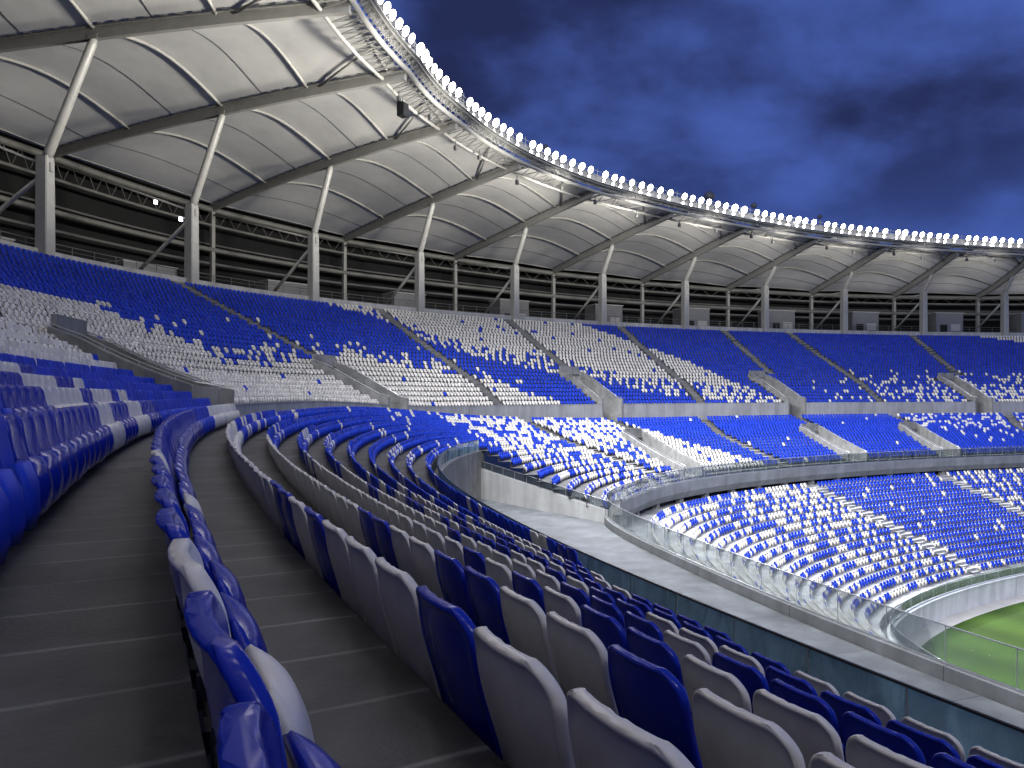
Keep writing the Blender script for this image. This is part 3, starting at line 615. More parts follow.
for i, s in enumerate(UP_STAIRS):
    rows = [k for k in range(-27, -1) if k < s[2] or s[2] == -2]
    stairway(lambda k: stair_th(s, k), rows, row_o, tread, f'dark stairway up through the upper stand, {ordinal(i + 1)} from the left')
for i, s in enumerate(MID_STAIRS):
    stairway(lambda k: stair_th(s, k), list(range(s[2], s[3] + 1)), row_o, tread, f'dark stairway in the middle stand, {ordinal(i + 1)} from the left' if s[0] != 1.2 else 'narrow dark stairway dropping through the mixed seats at the bend')
for i, s in enumerate(LOW_STAIRS):
    stairway(lambda k: s[0] + (s[1] - s[0]) * k / 16.0, list(range(LOW_N)), low_o, lambda k, th: low_t(k) if k >= 0 else -9.25, f'pale stairway running down the lower stand to the pitch wall, {ordinal(i + 1)} from the left').data.materials[0] = M['concrete']

def side_wall(parent, ths, os_, ztop, zbot, thick, side):
    """upright wall along a line across the rake, seen as a thing's part"""
    b = MB(); p = P(np.array(ths), np.array(os_), 0); d = np.gradient(p, axis=0); d /= np.linalg.norm(d, axis=1)[:, None]
    nrm = np.stack([-d[:, 1], d[:, 0], 0 * d[:, 0]], 1) * side * thick; V = []
    for i in range(len(p)):
        for q, z in ((p[i], zbot[i]), (p[i], ztop[i]), (p[i] + nrm[i], ztop[i]), (p[i] + nrm[i], zbot[i])): V.append((q[0], q[1], z + EYE))
    n = len(p)
    b.add(V, [(i * 4 + j, (i + 1) * 4 + j, (i + 1) * 4 + (j + 1) % 4, i * 4 + (j + 1) % 4) for i in range(n - 1) for j in range(4)] + [(0, 1, 2, 3), tuple((n - 1) * 4 + j for j in (3, 2, 1, 0))])
    o = b.build('side_wall', M['entrance']); o.parent = parent; o.matrix_parent_inverse = Matrix.Translation(parent.location).inverted(); return o
def entrance(c_of, w, k_top, k_bot, o_front, zfloor_of, label):
    ks = list(range(k_top, k_bot + 1)); cb = c_of(k_bot)
    root = empty('stair_entrance', tuple(P(cb, row_o(k_bot), zfloor_of(cb)))); tag(root, label, 'entrance', 'stair entrances in the stands')
    inv = Matrix.Translation(root.location).inverted()
    zf = float(zfloor_of(cb))
    for sgn in (-1, 1):
        ths, os_, zt, zb = [], [], [], []
        for k in ks + [k_bot + 1]:
            kk = min(k, k_bot); th = c_of(kk) + sgn * half_ang(c_of(kk), row_o(kk), w)
            o = row_o(k_top) + .3 if k == k_top else (ro(k) if k <= k_bot else o_front)
            ths.append(th); os_.append(o); zt.append(float(tread(kk, th)) + (.95 if k <= k_bot else .8)); zb.append(zf - .05)
        side_wall(root, ths, os_, zt, zb, .22, sgn)
        hr_ = MB(); pp = P(np.array(ths), np.array(os_), np.array(zt) + .12); hr_.tube(pp, .03, 5)
        for i in range(0, len(pp), 2): hr_.tube([pp[i], pp[i] - [0, 0, .14]], .02, 4)
        o = hr_.build('handrail', M['steelrail']); o.parent = root; o.matrix_parent_inverse = inv
    a, bb = c_of(k_top) - half_ang(c_of(k_top), row_o(k_top), w), c_of(k_top) + half_ang(c_of(k_top), row_o(k_top), w)
    zt = float(tread(k_top - 1, c_of(k_top))) + 1.0
    t = np.linspace(a, bb, 5); h_open = min(zf + 2.4, zt - .6)
    b = MB(); b.sweep(t, [(row_o(k_top) + .1, h_open), (row_o(k_top) + .1, zt), (row_o(k_top) + .34, zt), (row_o(k_top) + .34, h_open)], closed=True)
    o = b.build('lintel', M['entrance']); o.parent = root; o.matrix_parent_inverse = inv
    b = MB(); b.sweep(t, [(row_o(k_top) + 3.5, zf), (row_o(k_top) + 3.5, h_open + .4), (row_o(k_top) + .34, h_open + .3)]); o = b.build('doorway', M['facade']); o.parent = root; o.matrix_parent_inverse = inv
    tl = np.linspace(min(a, c_of(k_bot) - half_ang(cb, row_o(k_bot), w)), max(bb, c_of(k_bot) + half_ang(cb, row_o(k_bot), w)), 4)
    b = MB()
    p = [P(np.array([c_of(k) - half_ang(c_of(k), row_o(k), w), c_of(k) + half_ang(c_of(k), row_o(k), w)]), row_o(k) if k > k_top else row_o(k) + 3.5, zf) for k in ks] + [P(np.array([cb - half_ang(cb, o_front, w), cb + half_ang(cb, o_front, w)]), o_front, zf)]
    b.add(np.concatenate(p), [(2 * i, 2 * i + 1, 2 * i + 3, 2 * i + 2) for i in range(len(p) - 1)])
    o = b.build('walkway', M['stair']); o.parent = root; o.matrix_parent_inverse = inv
    return root
for i, v in enumerate(UP_VOMS):
    entrance(lambda k: up_vom_th(v, k), v[2], -9, -2, ro(-1) - .05, lambda th: tread(0, th) + .02, f'pale walled stair entrance cut into the upper stand, {ordinal(i + 1)} from the left')
for i, v in enumerate(MID_VOMS):
    entrance(lambda k: mid_vom_th(v, k), v[2], 8, 18, -17.9, lambda th: -7.34 + 0 * th, f'pale walled stair entrance cut into the middle stand, {ordinal(i + 1)} from the left')

# ------------------------------------------------------------------ seats
def seat_surf(xs, prof_back, prof_front, zs, hw, cy, mb, mi=0, cur=0.0, thick=None):
    """closed shell of stacked sections; xs in -1..1, back and front depth per x, half width and depth per level"""
    n = len(xs); V = []; m = len(zs)
    for q, (z, w, c) in enumerate(zip(zs, hw, cy)):
        tk = 1.0 if thick is None else thick[q]
        for x, d in zip(xs, prof_back): V.append((x * w, c + d * tk + cur * abs(x * w / .238) ** 2.2, z))
        for x, d in zip(xs[::-1], prof_front[::-1]): V.append((x * w, c + d * tk + cur * abs(x * w / .238) ** 2.2, z))
    N = 2 * n
    F = [(i * N + j, i * N + (j + 1) % N, (i + 1) * N + (j + 1) % N, (i + 1) * N + j) for i in range(m - 1) for j in range(N)]
    F += [tuple(range(N - 1, -1, -1)), tuple((m - 1) * N + j for j in range(N))]
    mb.add(V, F, mi=mi)
def seat_back(mb, lod):
    if lod == 0:
        xs = np.array([-1, -.992, -.97, -.94, -.90, -.85, -.75, -.6, -.4, -.2, 0, .2, .4, .6, .75, .85, .90, .94, .97, .992, 1]); s = np.array([0, .015, .05, .12, .22, .32, .42, .52, .60, .68, .74, .79, .83, .87, .90, .925, .945, .962, .976, .987, .995, 1.0])
    elif lod == 1:
        xs = np.array([-1, -.9, -.4, .4, .9, 1]); s = np.array([0, .2, .5, .75, .9, .97, 1.0])
    else:
        xs = np.array([-1, 0, 1]); s = np.array([0, .55, .84, 1.0])
    zs = .13 + .58 * s; s0 = .80
    hw = .233 * (.965 + .035 * np.sin(s * 2.2))
    hw = hw - .105 * (1 - np.sqrt(np.maximum(1 - np.clip((s - s0) / (1.004 - s0), 0, 1) ** 2, 0)))
    cy = .115 * (1 - s) ** 1.3 + .010 * np.sin(s * 6.2) - .014 * sm(.86, 1.02, s)
    if lod: hw = hw * (.70 + .30 * np.clip(s / .7, 0, 1) ** .8) * (.93 if lod == 2 else 1)
    if lod:
        if lod == 2: zs = .24 + .37 * s
        seat_surf(xs, 0 * xs - .018, 0 * xs + .018, zs, hw, cy, mb, cur=.040); return
    # distance of every point to the outline drives the rolled rim
    ol = np.concatenate([np.stack([hw, zs], 1), np.stack([-hw, zs], 1), np.stack([np.linspace(-hw[-1], hw[-1], 25), np.full(25, zs[-1])], 1)])
    V = []; n = len(xs); m = len(zs)
    for z, w, c in zip(zs, hw, cy):
        bk, fr_ = [], []
        for x in xs:
            d = float(np.min(np.hypot(ol[:, 0] - x * w, ol[:, 1] - z))); d = min(d, z - .13 + .02)
            if abs(x) == 1: d = 0.0
            rim = float(1 - sm(.010, .034, d)); rd = math.sqrt(max(1 - max(1 - d / .014, 0) ** 2, .0)); y = c + .004 + .040 * abs(x * w / .238) ** 2.2
            bk.append((x * w, y - (.007 + .013 * rim) * rd - .002, z)); fr_.append((x * w, y + (.012 + .006 * rim) * rd + .002, z))
        V += bk + fr_[::-1]
    N = 2 * n; F = [(i * N + j, i * N + (j + 1) % N, (i + 1) * N + (j + 1) % N, (i + 1) * N + j) for i in range(m - 1) for j in range(N)]
    F += [tuple(range(N - 1, -1, -1)), tuple((m - 1) * N + j for j in range(N))]
    mb.add(V, F)
def seat_pan(mb, lod, tilt=0.0):
    s = np.array([0, .02, .06, .12, .2, .3, .4, .5, .6, .7, .78, .85, .9, .94, .97, .99, 1.0]) if lod == 0 else (np.array([0, .25, .7, 1.0]) if lod == 1 else np.array([0, .6, 1.0]))
    xs = np.array([-1, -.98, -.92, -.8, -.6, -.3, 0, .3, .6, .8, .92, .98, 1]) if lod == 0 else np.array([-1, 0, 1.0]) if lod == 2 else np.array([-1, -.8, 0, .8, 1])
    zs = .10 + .36 * s; hw = .222 * np.clip(1 - np.abs(2 * s - 1.04) ** 5, .30, 1) ** .35
    if lod: hw = hw * (.72 if lod == 2 else .88)
    cy = .135 + .050 * np.sin(np.pi * np.clip(s * .9 + .05, 0, 1)) + .03 * (1 - s) + tilt * s
    bulge = .040 * (1 - np.abs(xs) ** 2.5)
    seat_surf(xs, 0 * xs - .022, .008 + bulge, zs, hw, cy, mb, thick=np.sqrt(np.maximum(1 - np.clip((np.abs(s - .5) - .36) / .141, 0, 1) ** 2, .03)) if lod == 0 else None)
def seat_bracket(mb):
    mb.box((0, .10, .12), (.10, .08, .06)); mb.box((-.19, .13, .17), (.025, .10, .10)); mb.box((.19, .13, .17), (.025, .10, .10)); mb.box((0, .12, .125), (.40, .05, .045))

# colour plan of the stands ------------------------------------------------
def pick(p): return rng.random() < p
def even(th, k, p):   # an even speckle, like the mixed blocks in the stands
    return (th * 78 / .56 * .618034 + k * .381966 + rng.random() * .45) % 1.0 < p
def inside(th, spans): return any(a - .0006 <= th <= b + .0006 for a, b in spans)
BLUE_RUN = {1: [(.04, .049), (.0317, .0353), (.0155, .019)], 2: [(.0446, .0505), (.0303, .034), (.0162, .0198)], 3: [(.0443, .0473), (.0377, .0416), (.0271, .0306)]}
WHITE_RUN = {-1: [(.088, .0988), (.1183, .1349)], -2: [(.1001, .1242), (.1326, .1488), (.1594, .171)], -3: [(.1203, .1409), (.155, .165)], -4: [(.13, .1488)], -5: []}
runs = {}
def upper_white(th, n):
    w1 = np.interp(th, [.0, .51, .566, .60, .66, .85, .99, 1.09, 1.16, 1.245, 1.31, 1.32], [17, 17, 15, 11.5, 10, 12.5, 13.5, 11.5, 10.5, 7.5, 2, -5])
    if th < .285 and n <= 5:
        return inside(th, WHITE_RUN.get(-n, []))
    if th < 1.33:
        d = w1 - n
        soft = 0 if th < .55 else 3.2
        if d > soft * .5: return not pick(.015)
        if d > -soft: return pick(.35 + .1 * d) if soft else d > 0
        if d > -soft - 3 and th > .55: 
            if pick(.05): return True
    if 1.10 < th < 1.66:
        lo = np.interp(th, [1.10, 1.15, 1.208, 1.236, 1.302, 1.358, 1.388, 1.462, 1.516, 1.6], [29, 26.6, 23.5, 16, 12, 10, 9, 5, 3, 1]); hi = np.interp(th, [1.51, 1.522, 1.552, 1.58, 1.594, 1.614, 1.63], [29, 26, 20, 14, 8, 4, 0])
        if lo < n < hi:
            return even(th, n, .60) if n - lo < 5 else not pick(.03)
    if th > 1.925 and n > 27.5 - (th - 1.936) * 85: return True
    if th > 1.68 and n < 13:
        return pick(np.clip((th - 1.66) * 3.2, 0, .62) * np.clip((13 - n) / 8, 0, 1))
    if th > 1.6 and n < 5: return pick(.06)
    return False
def mid_white(th, k):
    if th < .12 and k in BLUE_RUN: return not (inside(th, BLUE_RUN[k]) or (th > .0505 and k == 2 and False))
    if k == 0:
        return (.0122 < th < .0158) or (.034 < th < .0405) or th > .19
    if th < .17:
        if k <= 2: return True if k == 1 else not pick(.12)
        key = (k, int(th / .0039) // 2); 
        if key not in runs: runs[key] = rng.random() < (.25 if k in (3, 5) else .62 if k in (4, 6) else .5)
        return runs[key] if not pick(.12) else not runs[key]
    if th < (.925 if k < 9 else prot_start(row_o(k)) + .085):
        return pick(.05 if th > .3 else .16) or (k >= 7 and .25 < th < .5 and pick(.35))
    if th < 1.378 - .11 * (k - 1) / 17.0:
        if k <= 1: return pick(.25)
        return even(th, k, .72 if k < 12 else .60)
    if th < 1.50:
        lim = np.interp(k, [3, 18], [1.385, 1.425])
        return (not pick(.06)) if th < lim else pick(.012)
    if th > 1.735 and k < 15: return pick(.30 if k < 9 else .10)
    return pick(.012)
def low_white(th, k):
    if th < .80: return not pick(.12)
    if th < 1.15: return even(th, k, .74 - .34 * float(sm(.80, 1.15, th)) + (.14 if k < 3 else 0))
    st = 1.462 + .028 * k / 16
    if th < st: return even(th, k, .52 if k < 8 else .46) if k > 1 else pick(.6)
    if th < st + .012 * (1 if k > 4 else .4): return pick(.42)
    if th < 1.640 + .028 * k / 16: return even(th, k, .06)
    return even(th, k, .48)

# where every seat stands -----------------------------------------------------
UP_ST_TH = lambda k: [(stair_th(s, k), half_ang(stair_th(s, k), row_o(k), ST_W)) for s in UP_STAIRS if k < s[2] or s[2] == -2]
MID_ST_TH = lambda k: [(stair_th(s, k), half_ang(stair_th(s, k), row_o(k), ST_W)) for s in MID_STAIRS if s[2] <= k <= s[3]]
LOW_ST_TH = lambda k: [(s[0] + (s[1] - s[0]) * k / 16.0, half_ang(s[0], low_o(k), ST_W)) for s in LOW_STAIRS]
SEATS = []      # th, o, z(tread), tier, k, white
def add_row(tier, k, o, zf, a, b, gaps, pitch, colour):
    for th in arc_ths(o, a, b, pitch, .25 if (tier == 'mid' and k <= 3) or (tier == 'up' and k >= -5) else float(rng.random()) * pitch):
        w = half_ang(th, o, pitch * .5)
        if any(c - h - w * .8 < th < c + h + w * .8 for c, h in gaps): continue
        SEATS.append((float(th), o, float(zf(k, th)), tier, k, bool(colour(th, k))))
for k in range(-27, 0):
    holes = [((a + b) / 2, (b - a) / 2 + .003) for a, b in up_holes(k)]
    if k == -1: rng_ab = (TH_A + .06, .262)
    else: rng_ab = (TH_A + .02, TH_B - .01)
    if k == -2: rng_ab = (TH_A + .06, TH_B - .01)
    add_row('up', k, row_o(k), tread, rng_ab[0], rng_ab[1], holes + UP_ST_TH(k), .50 if k > -7 else .56, lambda th, kk: upper_white(th, -kk))
for k in range(0, 19):
    holes = [((a + b) / 2, (b - a) / 2 + .003) for a, b in mid_holes(k)]
    a, b = (-.02, .262) if k == 0 else ((-.035, TH_B - .01) if k <= 6 else (.053 if k == 7 else .088, TH_B - .01) if k <= 8 else (prot_start(row_o(k)) + .008, TH_B - .01))
    add_row('mid', k, row_o(k), tread, a, b, holes + MID_ST_TH(k), .50 if k <= 8 else .55, mid_white)
add_row('mid', 8, -7.38, lambda kk, th: tread(8, th) - .18, .115, .725, [], .50, lambda th, kk: pick(.4 if th < .2 else .12))
for k in range(LOW_N):
    add_row('low', k, low_o(k), lambda kk, th: low_t(kk), .15, TH_B - .01, LOW_ST_TH(k), .56, low_white)
pos = np.array([P(s[0], s[1], s[2]) for s in SEATS])
Xv = -pos[:, 1] * math.sin(PSI) + pos[:, 0] * math.cos(PSI); Dv = pos[:, 1] * math.cos(PSI) + pos[:, 0] * math.sin(PSI)
px = 512 + 763.97 * Xv / np.maximum(Dv, .05); py = 394.55 - 763.97 * (pos[:, 2] + .55 - EYE) / np.maximum(Dv, .05)
tier = np.array([s[3] for s in SEATS]); kk = np.array([s[4] for s in SEATS])
near_ok = (((tier == 'mid') & (kk <= 8)) | ((tier == 'up') & (kk >= -5))) & (Dv > -.3) & (((px > -6) & (px < 1034) & (py < 830) & (Dv > .4)) | ((Dv < 2.6) & (np.linalg.norm(pos[:, :2], axis=1) < 3.0))) & (np.array([s[0] for s in SEATS]) < .30)
def shows(i):        # does any corner of this seat fall inside the picture
    th, o, z = SEATS[i][:3]; w = half_ang(th, o, .23)
    q = P(np.array([th - w, th, th + w] * 3), np.repeat([o + .02, o, o - .16], 3), np.repeat([z + .70, z + .45, z + .2], 3))
    D = q[:, 1] * math.cos(PSI) + q[:, 0] * math.sin(PSI); X = q[:, 0] * math.cos(PSI) - q[:, 1] * math.sin(PSI); ok = D > .06
    u = 512 + 763.97 * X / np.maximum(D, .06); v = 394.55 - 763.97 * (q[:, 2] - EYE) / np.maximum(D, .06)
    return bool(np.any(ok & (u > 0) & (u < 1024) & (v < 768) & (v > 0)))
for i in np.nonzero(near_ok & (Dv < 6))[0]:
    if not shows(int(i)): near_ok[i] = False
order = np.argsort(np.where(near_ok, Dv, 1e9)); chosen = order[:300]; chosen_set = set(int(i) for i in chosen)

# prototypes of the two colours; every nearby seat is a copy with copies of its parts
ROWNAME = {-5: 'fifth row up on the left', -4: 'fourth row up on the left', -3: 'third row up on the left', -2: 'second row up on the left', -1: 'row beside the left walkway', 0: 'row between the two walkways',
           1: 'first row right of the walkways', 2: 'second row right of the walkways', 3: 'third row right of the walkways', 4: 'fourth row right of the walkways', 5: 'fifth row right of the walkways',
           6: 'sixth row right of the walkways', 7: 'seventh row right of the walkways', 8: 'row nearest the teal glass'}
meshes = {}
for cname in ('blue', 'white'):
    for part in ('backrest', 'seat_pan'):
        b = MB(); (seat_back if part == 'backrest' else seat_pan)(b, 0); meshes[cname, part] = b.mesh(f'{cname}_{part}', M[cname], True)
b = MB(); seat_bracket(b); meshes['bracket'] = b.mesh('seat_bracket', M['bracket'])
proto = {}
for cname in ('blue', 'white'):
    r = bpy.data.objects.new('stadium_seat', None)
    r.empty_display_size = .2; r['category'] = 'stadium seat'; r['group'] = 'stadium seats nearest the camera'
    ch = [bpy.data.objects.new('backrest', meshes[cname, 'backrest']), bpy.data.objects.new('seat_pan', meshes[cname, 'seat_pan']), bpy.data.objects.new('bracket', meshes['bracket'])]
    proto[cname] = (r, ch)
byrow = {}
for i in chosen: byrow.setdefault(SEATS[i][4], []).append(int(i))
for k, lst in byrow.items():
    lst.sort(key=lambda i: SEATS[i][0])
    for n, i in enumerate(lst):
        th, o, z, ti, _, wh = SEATS[i]; cname = 'white' if wh else 'blue'
        r0, ch0 = proto[cname]; r = r0.copy(); COL.objects.link(r)
        r.location = tuple(pos[i]); r.rotation_euler = (rng.normal(0, .006), 0, face_in(th) + rng.normal(0, .012))
        r['label'] = f"{'pale grey' if wh else 'blue'} tip-up seat, {ordinal(n + 1)} from near end, {ROWNAME[k]}"
        for c0 in ch0:
            c = c0.copy(); COL.objects.link(c); c.parent = r
            if c0.name.startswith('seat_pan'): c.rotation_euler = (rng.normal(0, .02), 0, rng.normal(0, .008))
# everything farther away: one object
def lod_arrays(lod):
    b = MB(); seat_back(b, lod); nb = b.n; seat_pan(b, lod); V = np.concatenate(b.v); return V, b.f
far = [i for i in range(len(SEATS)) if i not in chosen_set]
visx = (Dv > -12)
allV, allF, allM, base = [], [], [], 0
LODS = {1: lod_arrays(1), 2: lod_arrays(2)}
dist = np.linalg.norm(pos - np.array([0, 0, EYE]), axis=1)
loop_v, poly_start, poly_tot, matidx = [], [], [], []; ls = 0
for lod in (1, 2):
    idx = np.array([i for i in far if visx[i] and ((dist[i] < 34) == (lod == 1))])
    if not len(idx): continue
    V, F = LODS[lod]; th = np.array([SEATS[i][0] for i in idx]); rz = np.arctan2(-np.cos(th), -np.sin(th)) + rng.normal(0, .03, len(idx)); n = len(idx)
    c, s = np.cos(rz), np.sin(rz); jit = rng.normal(0, .02, n)
    y = V[None, :, 1] + jit[:, None] * V[None, :, 2]
    X = V[None, :, 0] * c[:, None] - y * s[:, None]; Y = V[None, :, 0] * s[:, None] + y * c[:, None]
    W_ = np.stack([X, Y, np.broadcast_to(V[None, :, 2], X.shape)], -1) + pos[idx][:, None, :]
    allV.append(W_.reshape(-1, 3)); nv = len(V)
    fl = np.concatenate([np.array(f) for f in F]); ft = np.array([len(f) for f in F]); fs = np.concatenate([[0], np.cumsum(ft)[:-1]])
    loop_v.append((fl[None, :] + base + nv * np.arange(n)[:, None]).ravel())
    poly_start.append((fs[None, :] + ls + len(fl) * np.arange(n)[:, None]).ravel()); poly_tot.append(np.tile(ft, n))
    matidx.append(np.repeat(np.array([1 if SEATS[i][5] else 0 for i in idx]), len(F)))
    base += nv * n; ls += len(fl) * n
me = bpy.data.meshes.new('distant_seats'); V = np.concatenate(allV); L = np.concatenate(loop_v); S = np.concatenate(poly_start); T = np.concatenate(poly_tot)
me.vertices.add(len(V)); me.vertices.foreach_set('co', V.ravel()); me.loops.add(len(L)); me.loops.foreach_set('vertex_index', L.astype(np.int32))
me.polygons.add(len(S)); me.polygons.foreach_set('loop_start', S.astype(np.int32))
me.polygons.foreach_set('loop_total', T.astype(np.int32)) if False else None
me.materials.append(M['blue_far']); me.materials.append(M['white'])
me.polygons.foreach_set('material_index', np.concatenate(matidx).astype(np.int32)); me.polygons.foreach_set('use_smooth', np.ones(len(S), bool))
me.update(calc_edges=True); me.validate()
ds = bpy.data.objects.new('distant_seats', me); COL.objects.link(ds); ds['kind'] = 'stuff'; ds['label'] = 'blue and white seats filling the stands beyond the nearest rows'
print('seats', len(SEATS), 'individual', len(chosen), 'far polys', len(S))

# ------------------------------------------------------------------ glass balustrades
def balustrade(name, label, pts, height, m, rail_m, rail_r, step, parts_posts=True, tilt=0.0):
    """panes of glass along pts (world points at the foot)"""
    pts = np.asarray(pts, float); s = np.concatenate([[0], np.cumsum(np.linalg.norm(np.diff(pts, axis=0), axis=1))]); n = max(1, int(round(s[-1] / step)))
    root = empty(name, tuple(pts[len(pts) // 2])); tag(root, label, 'glass railing'); inv = Matrix.Translation(root.location).inverted()
    at = lambda q: np.stack([np.interp(q, s, pts[:, j]) for j in range(3)], -1)
    for i in range(n):
        q = np.linspace(s[-1] * i / n + .02, s[-1] * (i + 1) / n - .02, 4); p = at(q); d = np.gradient(p, axis=0); d /= np.linalg.norm(d, axis=1)[:, None]; nr = np.stack([-d[:, 1], d[:, 0], 0 * d[:, 0]], 1) * .008
        b = MB(); V = []
        for j in range(4):
            for a_, z in ((p[j] - nr[j], .05), (p[j] - nr[j], height), (p[j] + nr[j], height), (p[j] + nr[j], .05)): V.append((a_[0], a_[1], a_[2] + z))
        b.add(V, [(j * 4 + c, (j + 1) * 4 + c, (j + 1) * 4 + (c + 1) % 4, j * 4 + (c + 1) % 4) for j in range(3) for c in range(4)] + [(0, 1, 2, 3), (15, 14, 13, 12)])
        o = b.build('glass_pane', m); o.parent = root; o.matrix_parent_inverse = inv
    b = MB(); b.tube(pts + [0, 0, height + rail_r * .6], rail_r, 7); o = b.build('top_rail', rail_m, smooth=True); o.parent = root; o.matrix_parent_inverse = inv
    b = MB()
    for i in range(n + 1):
        p = at(np.array([s[-1] * i / n]))[0]; b.tube([p, p + [0, 0, height]], .012, 5)
    o = b.build('posts', M['steelrail']); o['kind'] = 'stuff'; o.parent = root; o.matrix_parent_inverse = inv
    b = MB(); b.tube(pts + [0, 0, .03], .035, 5); o = b.build('base_channel', M['steelrail']); o.parent = root; o.matrix_parent_inverse = inv
    return root
t = th_dense(-.10, .745); balustrade('glass_balustrade', 'teal glass balustrade with thin black rail in front of the nearest seats', P(t, -7.95, -4.2), .83, M['glass_teal'], M['rail'], .022, 1.5)
t = th_dense(-.10, 2.08); balustrade('glass_balustrade', 'long clear glass balustrade along the curved balcony edge', P(t, slab_o(t) + .14, -7.35), 1.05, M['glass'], M['steelrail'], .022, 2.0)
t = th_dense(.2, 2.08); balustrade('glass_balustrade', 'low clear glass balustrade on the wall round the pitch', P(t, -35.93, -15.70), .85, M['glass'], M['steelrail'], .02, 2.2)
el = END_LINE - np.array([nrm[0], nrm[1], 0]) * .11; balustrade('glass_balustrade', 'short sloping glass balustrade on the slanting end wall', el, .55, M['glass'], M['steelrail'], .02, 1.4)

# ------------------------------------------------------------------ floodlights on the rim
def lamp_meshes():
    h = MB(); n = 14
    prof = [(-.42, .16), (-.38, .24), (-.1, .40), (.02, .47), (.06, .47)]
    V = [(r * math.cos(a), y, r * math.sin(a)) for y, r in prof for a in np.arange(n) * 2 * math.pi / n]
    h.add(V, [(i * n + j, i * n + (j + 1) % n, (i + 1) * n + (j + 1) % n, (i + 1) * n + j) for i in range(len(prof) - 1) for j in range(n)] + [tuple(range(n))])
    l = MB(); V = [(0, .075, 0)] + [(.43 * math.cos(a), .05, .45 * math.sin(a)) for a in np.arange(n) * 2 * math.pi / n]; l.add(V, [(0, 1 + j, 1 + (j + 1) % n) for j in range(n)])
    l2 = MB(); l2.add(np.array(V) * [.58, 1, .5] + [0, .12, -.86], [(0, 1 + j, 1 + (j + 1) % n) for j in range(n)])  # glowing disc standing in for the lamp's reflection below it
    h.add(np.array([(r * .62 * math.cos(a), y * .7 + .13, r * .62 * math.sin(a) - .86) for y, r in prof for a in np.arange(n) * 2 * math.pi / n]), [(i * n + j, i * n + (j + 1) % n, (i + 1) * n + (j + 1) % n, (i + 1) * n + j) for i in range(len(prof) - 1) for j in range(n)] + [tuple(range(n))])  # housing shape added around the reflection disc
    b = MB(); b.box((-.52, 0, -.25), (.05, .08, .6)); b.box((.52, 0, -.25), (.05, .08, .6)); b.box((0, 0, -.56), (1.1, .1, .06)); b.box((0, 0, -.75), (.08, .08, .4))
    return h.mesh('lamp_housing', M['steel'], True), l.mesh('lamp_lens', M['lens']), l2.mesh('reflection_disc', M['lens']), b.mesh('lamp_bracket', M['darksteel'])
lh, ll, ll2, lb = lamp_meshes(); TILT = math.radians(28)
count = 0
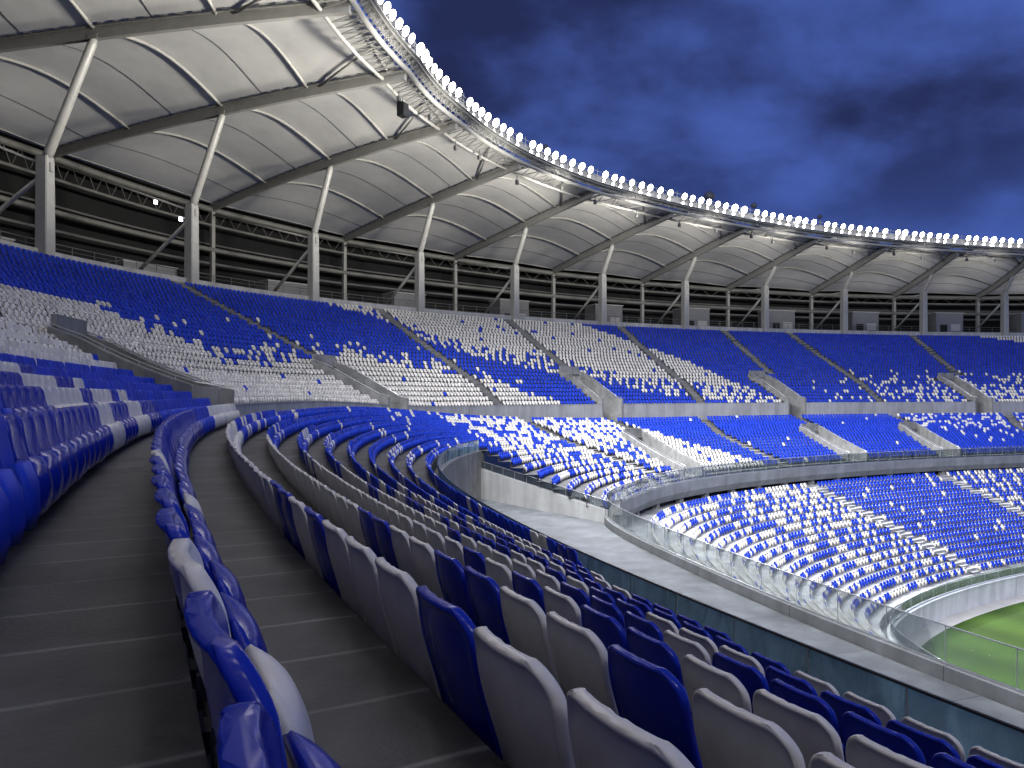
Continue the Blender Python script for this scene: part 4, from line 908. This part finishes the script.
for i in range(0, NR - 1):
    seen = i >= K0 + 3
    fr = (np.arange(8) + .75) / 8.6 if seen else np.array([.3, .7])
    for q, f in enumerate(fr):
        f = f + rng.normal(0, .006); th = COLS[i] + (COLS[i + 1] - COLS[i]) * f; p = P(th, ring(RIN_O, th) - 1.15, ring(RIN_Z, th) + 1.95)
        r = bpy.data.objects.new('floodlight', None); COL.objects.link(r); r.location = tuple(p); r.rotation_euler = (0, 0, face_in(th) + rng.normal(0, .05)); r.empty_display_size = .2
        tag(r, f'lit white floodlight on the roof rim, {ordinal(q + 1)} in the {ordinal(i - K0 - 2)} bay from the left' if seen else 'lit white floodlight on the roof rim out of view above the camera', 'floodlight', 'floodlights along the roof rim')
        for nm, me_ in (('housing', lh), ('lens', ll), ('lens', ll2), ('bracket', lb)):  # the second lens object is the added reflection disc
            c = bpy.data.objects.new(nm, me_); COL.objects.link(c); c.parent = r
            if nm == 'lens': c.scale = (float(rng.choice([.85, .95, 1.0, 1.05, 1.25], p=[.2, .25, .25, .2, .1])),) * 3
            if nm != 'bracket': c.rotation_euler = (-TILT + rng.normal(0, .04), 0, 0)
    for f in (.25, .75):
        th = COLS[i] + (COLS[i + 1] - COLS[i]) * f; p = P(th, ring(RIN_O, th) - 2.1, ring(RIN_Z, th) + 1.6); near = i < K0 + 6
        L_ = bpy.data.lights.new('floodlight_beam', 'SPOT'); L_.energy = NEAR_W * (.34 if f < .5 else 1) if near else FAR_W; L_.spot_size = math.radians(84); L_.spot_blend = .9; L_.shadow_soft_size = .6; L_.color = (.94, .97, 1.03)
        o = bpy.data.objects.new('floodlight_beam', L_); COL.objects.link(o); o.location = tuple(p)
        aim = (P(1.30, -6, -2) if f < .5 else P(1.58, -36, -16)) if near else P(th, ring(RIN_O, th) - 58, -17)
        d = Vector(aim) - Vector(p); o.rotation_euler = d.to_track_quat('-Z', 'Y').to_euler()
    th = .5 * (COLS[i] + COLS[i + 1]); L_ = bpy.data.lights.new('canopy_fill', 'SPOT'); L_.energy = (.85 if i < K0 + 6 else .85) * CANOPY_FILL_W * float(np.clip((ring(ROU_O, th) - ring(RIN_O, th)) / 38, .4, 1.4)) ** 1.9; L_.shadow_soft_size = 1.2; L_.color = (1, .96, .89); L_.spot_size = math.radians(74); L_.spot_blend = 1.0  # unseen fill spot without a lamp, lights the membrane from below
    p = P(th, ring(RIN_O, th) - (10.0 if i < K0 + 7 else 6.0), ring(RIN_Z, th) - (8.0 if i < K0 + 7 else 4.6))
    o = bpy.data.objects.new('canopy_fill', L_); COL.objects.link(o); o.location = tuple(p)
    d = Vector(P(th, ring(RIN_O, th) + 20, ring(RIN_Z, th) - .5)) - Vector(p); o.rotation_euler = d.to_track_quat('-Z', 'Y').to_euler()
    L_ = bpy.data.lights.new('downward_fill', 'SPOT'); L_.energy = DOWN_FILL_W; L_.color = (1, .94, .85); L_.shadow_soft_size = 1.0; L_.spot_size = math.radians(160); L_.spot_blend = 1.0  # unseen warm fill, added against the blue cast of the sky
    o = bpy.data.objects.new('downward_fill', L_); COL.objects.link(o); p = P(th, ring(RIN_O, th) - 2.4, ring(RIN_Z, th) + 1.2); o.location = tuple(p)
    d = Vector(P(th, ring(RIN_O, th) - 7, ring(RIN_Z, th) - 9)) - Vector(p); o.rotation_euler = d.to_track_quat('-Z', 'Y').to_euler()

    if seen:
        p0, p1 = P(COLS[i], ring(RIN_O, COLS[i]) - 2.2, ring(RIN_Z, COLS[i]) + 1.3), P(COLS[i + 1], ring(RIN_O, COLS[i + 1]) - 2.2, ring(RIN_Z, COLS[i + 1]) + 1.3)
        L_ = bpy.data.lights.new('fascia_fill', 'AREA'); L_.shape = 'RECTANGLE'; L_.size = float(np.linalg.norm(p1 - p0)); L_.size_y = .35; L_.energy = 130  # unseen strip light added to brighten the fascia
        o = bpy.data.objects.new('fascia_fill', L_); COL.objects.link(o); o.location = tuple((p0 + p1) / 2)
        X = Vector(p1 - p0).normalized(); Z = Vector((0, 0, 1)).cross(X); mid = Vector(P(th, ring(RIN_O, th) - .6, ring(RIN_Z, th) + 1.0)) - o.location
        if Z.dot(mid) > 0: Z = -Z
        Z = (Z - X * Z.dot(X)).normalized(); Y = Z.cross(X); o.rotation_euler = Matrix((X, Y, Z)).transposed().to_euler()

# small lamps on the struts behind the second column
for n, xyz in enumerate(((5.75, 85.94, 35.6), (3.67, 92.65, 38.62))):
    r = empty('small_lamp', xyz, face_in(COLS[K0 + 5]))
    tag(r, ['small bright violet lamp on the brace of the second column', 'small bright violet lamp hanging under the edge beam left of it'][n], 'lamp')
    b = MB(); b.box((0, 0, 0), (.25, .2, .3)); b.build('housing', M['darksteel'], r)
    b = MB(); b.box((0, .12, -.02), (.42, .05, .42)); b.build('lens', M['smalllens'], r)
# loudspeakers and fittings hanging under the rim
def hang(th, do, dz, sz, name, label, cat, grp=None, m='black'):
    p = P(th, ring(RIN_O, th) + do, ring(RIN_Z, th) + dz); r = empty(name, tuple(p), face_in(th)); tag(r, label, cat, grp)
    b = MB(); b.box((0, 0, 0), (sz * .7, sz * .6, sz)); b.box((0, sz * .31, 0), (sz * .6, .04, sz * .85)); b.build('cabinet', M[m], r)
    b = MB(); b.box((0, 0, sz * .5 + .25), (.08, .08, .5)); b.box((0, 0, sz * .5 + .03), (sz * .5, .1, .06)); b.build('hanger', M['darksteel'], r)
hang(.965, 1.2, -2.5, 1.2, 'hanging_speaker', 'black loudspeaker hanging under the roof rim beside the second rib', 'loudspeaker')
k = 0
for i in range(K0 + 5, NR - 1):
    for f in (.18, .62):
        th = COLS[i] + (COLS[i + 1] - COLS[i]) * (f + rng.normal(0, .05)); k += 1
        hang(th, 1.2 + rng.normal(0, .5), -1.3 + rng.normal(0, .2), .5, 'rim_camera', f'small dark fitting hanging under the roof rim, {ordinal(k)} from the left', 'fitting', 'fittings under the roof rim', 'darksteel')
# round dark horn and short masts standing on the rim
for n, (th, s_) in enumerate(((1.607, 1.0), (1.664, .6), (1.745, .5), (1.375, .5))):
    p = P(th, ring(RIN_O, th) + 1.5, ring(RIN_Z, th) + 3.4); r = empty('rim_horn', tuple(p)); tag(r, ['largest round dark horn standing on the roof rim', 'upright dark fitting on the rim right of the round horn', 'small dark fitting on the rim above the far bays', 'small dark fitting on the rim left of the round horn'][n], 'horn')
    b = MB(); pr_ = [(0, -.5), (.5, -.45), (.85, 0), (.7, .5), (.25, .8), (0, .85)]; m_n = 12
    V = [(a_ * s_ * math.cos(x), a_ * s_ * math.sin(x), z * s_ + .4) for a_, z in pr_ for x in np.arange(m_n) * 2 * math.pi / m_n]
    b.add(V, [(i * m_n + j, i * m_n + (j + 1) % m_n, (i + 1) * m_n + (j + 1) % m_n, (i + 1) * m_n + j) for i in range(len(pr_) - 1) for j in range(m_n)]); b.build('bell', M['darksteel'], r, True)
    b = MB(); b.tube([(0, 0, -2.6), (0, 0, .2)], .09, 6); b.build('mast', M['darksteel'], r)
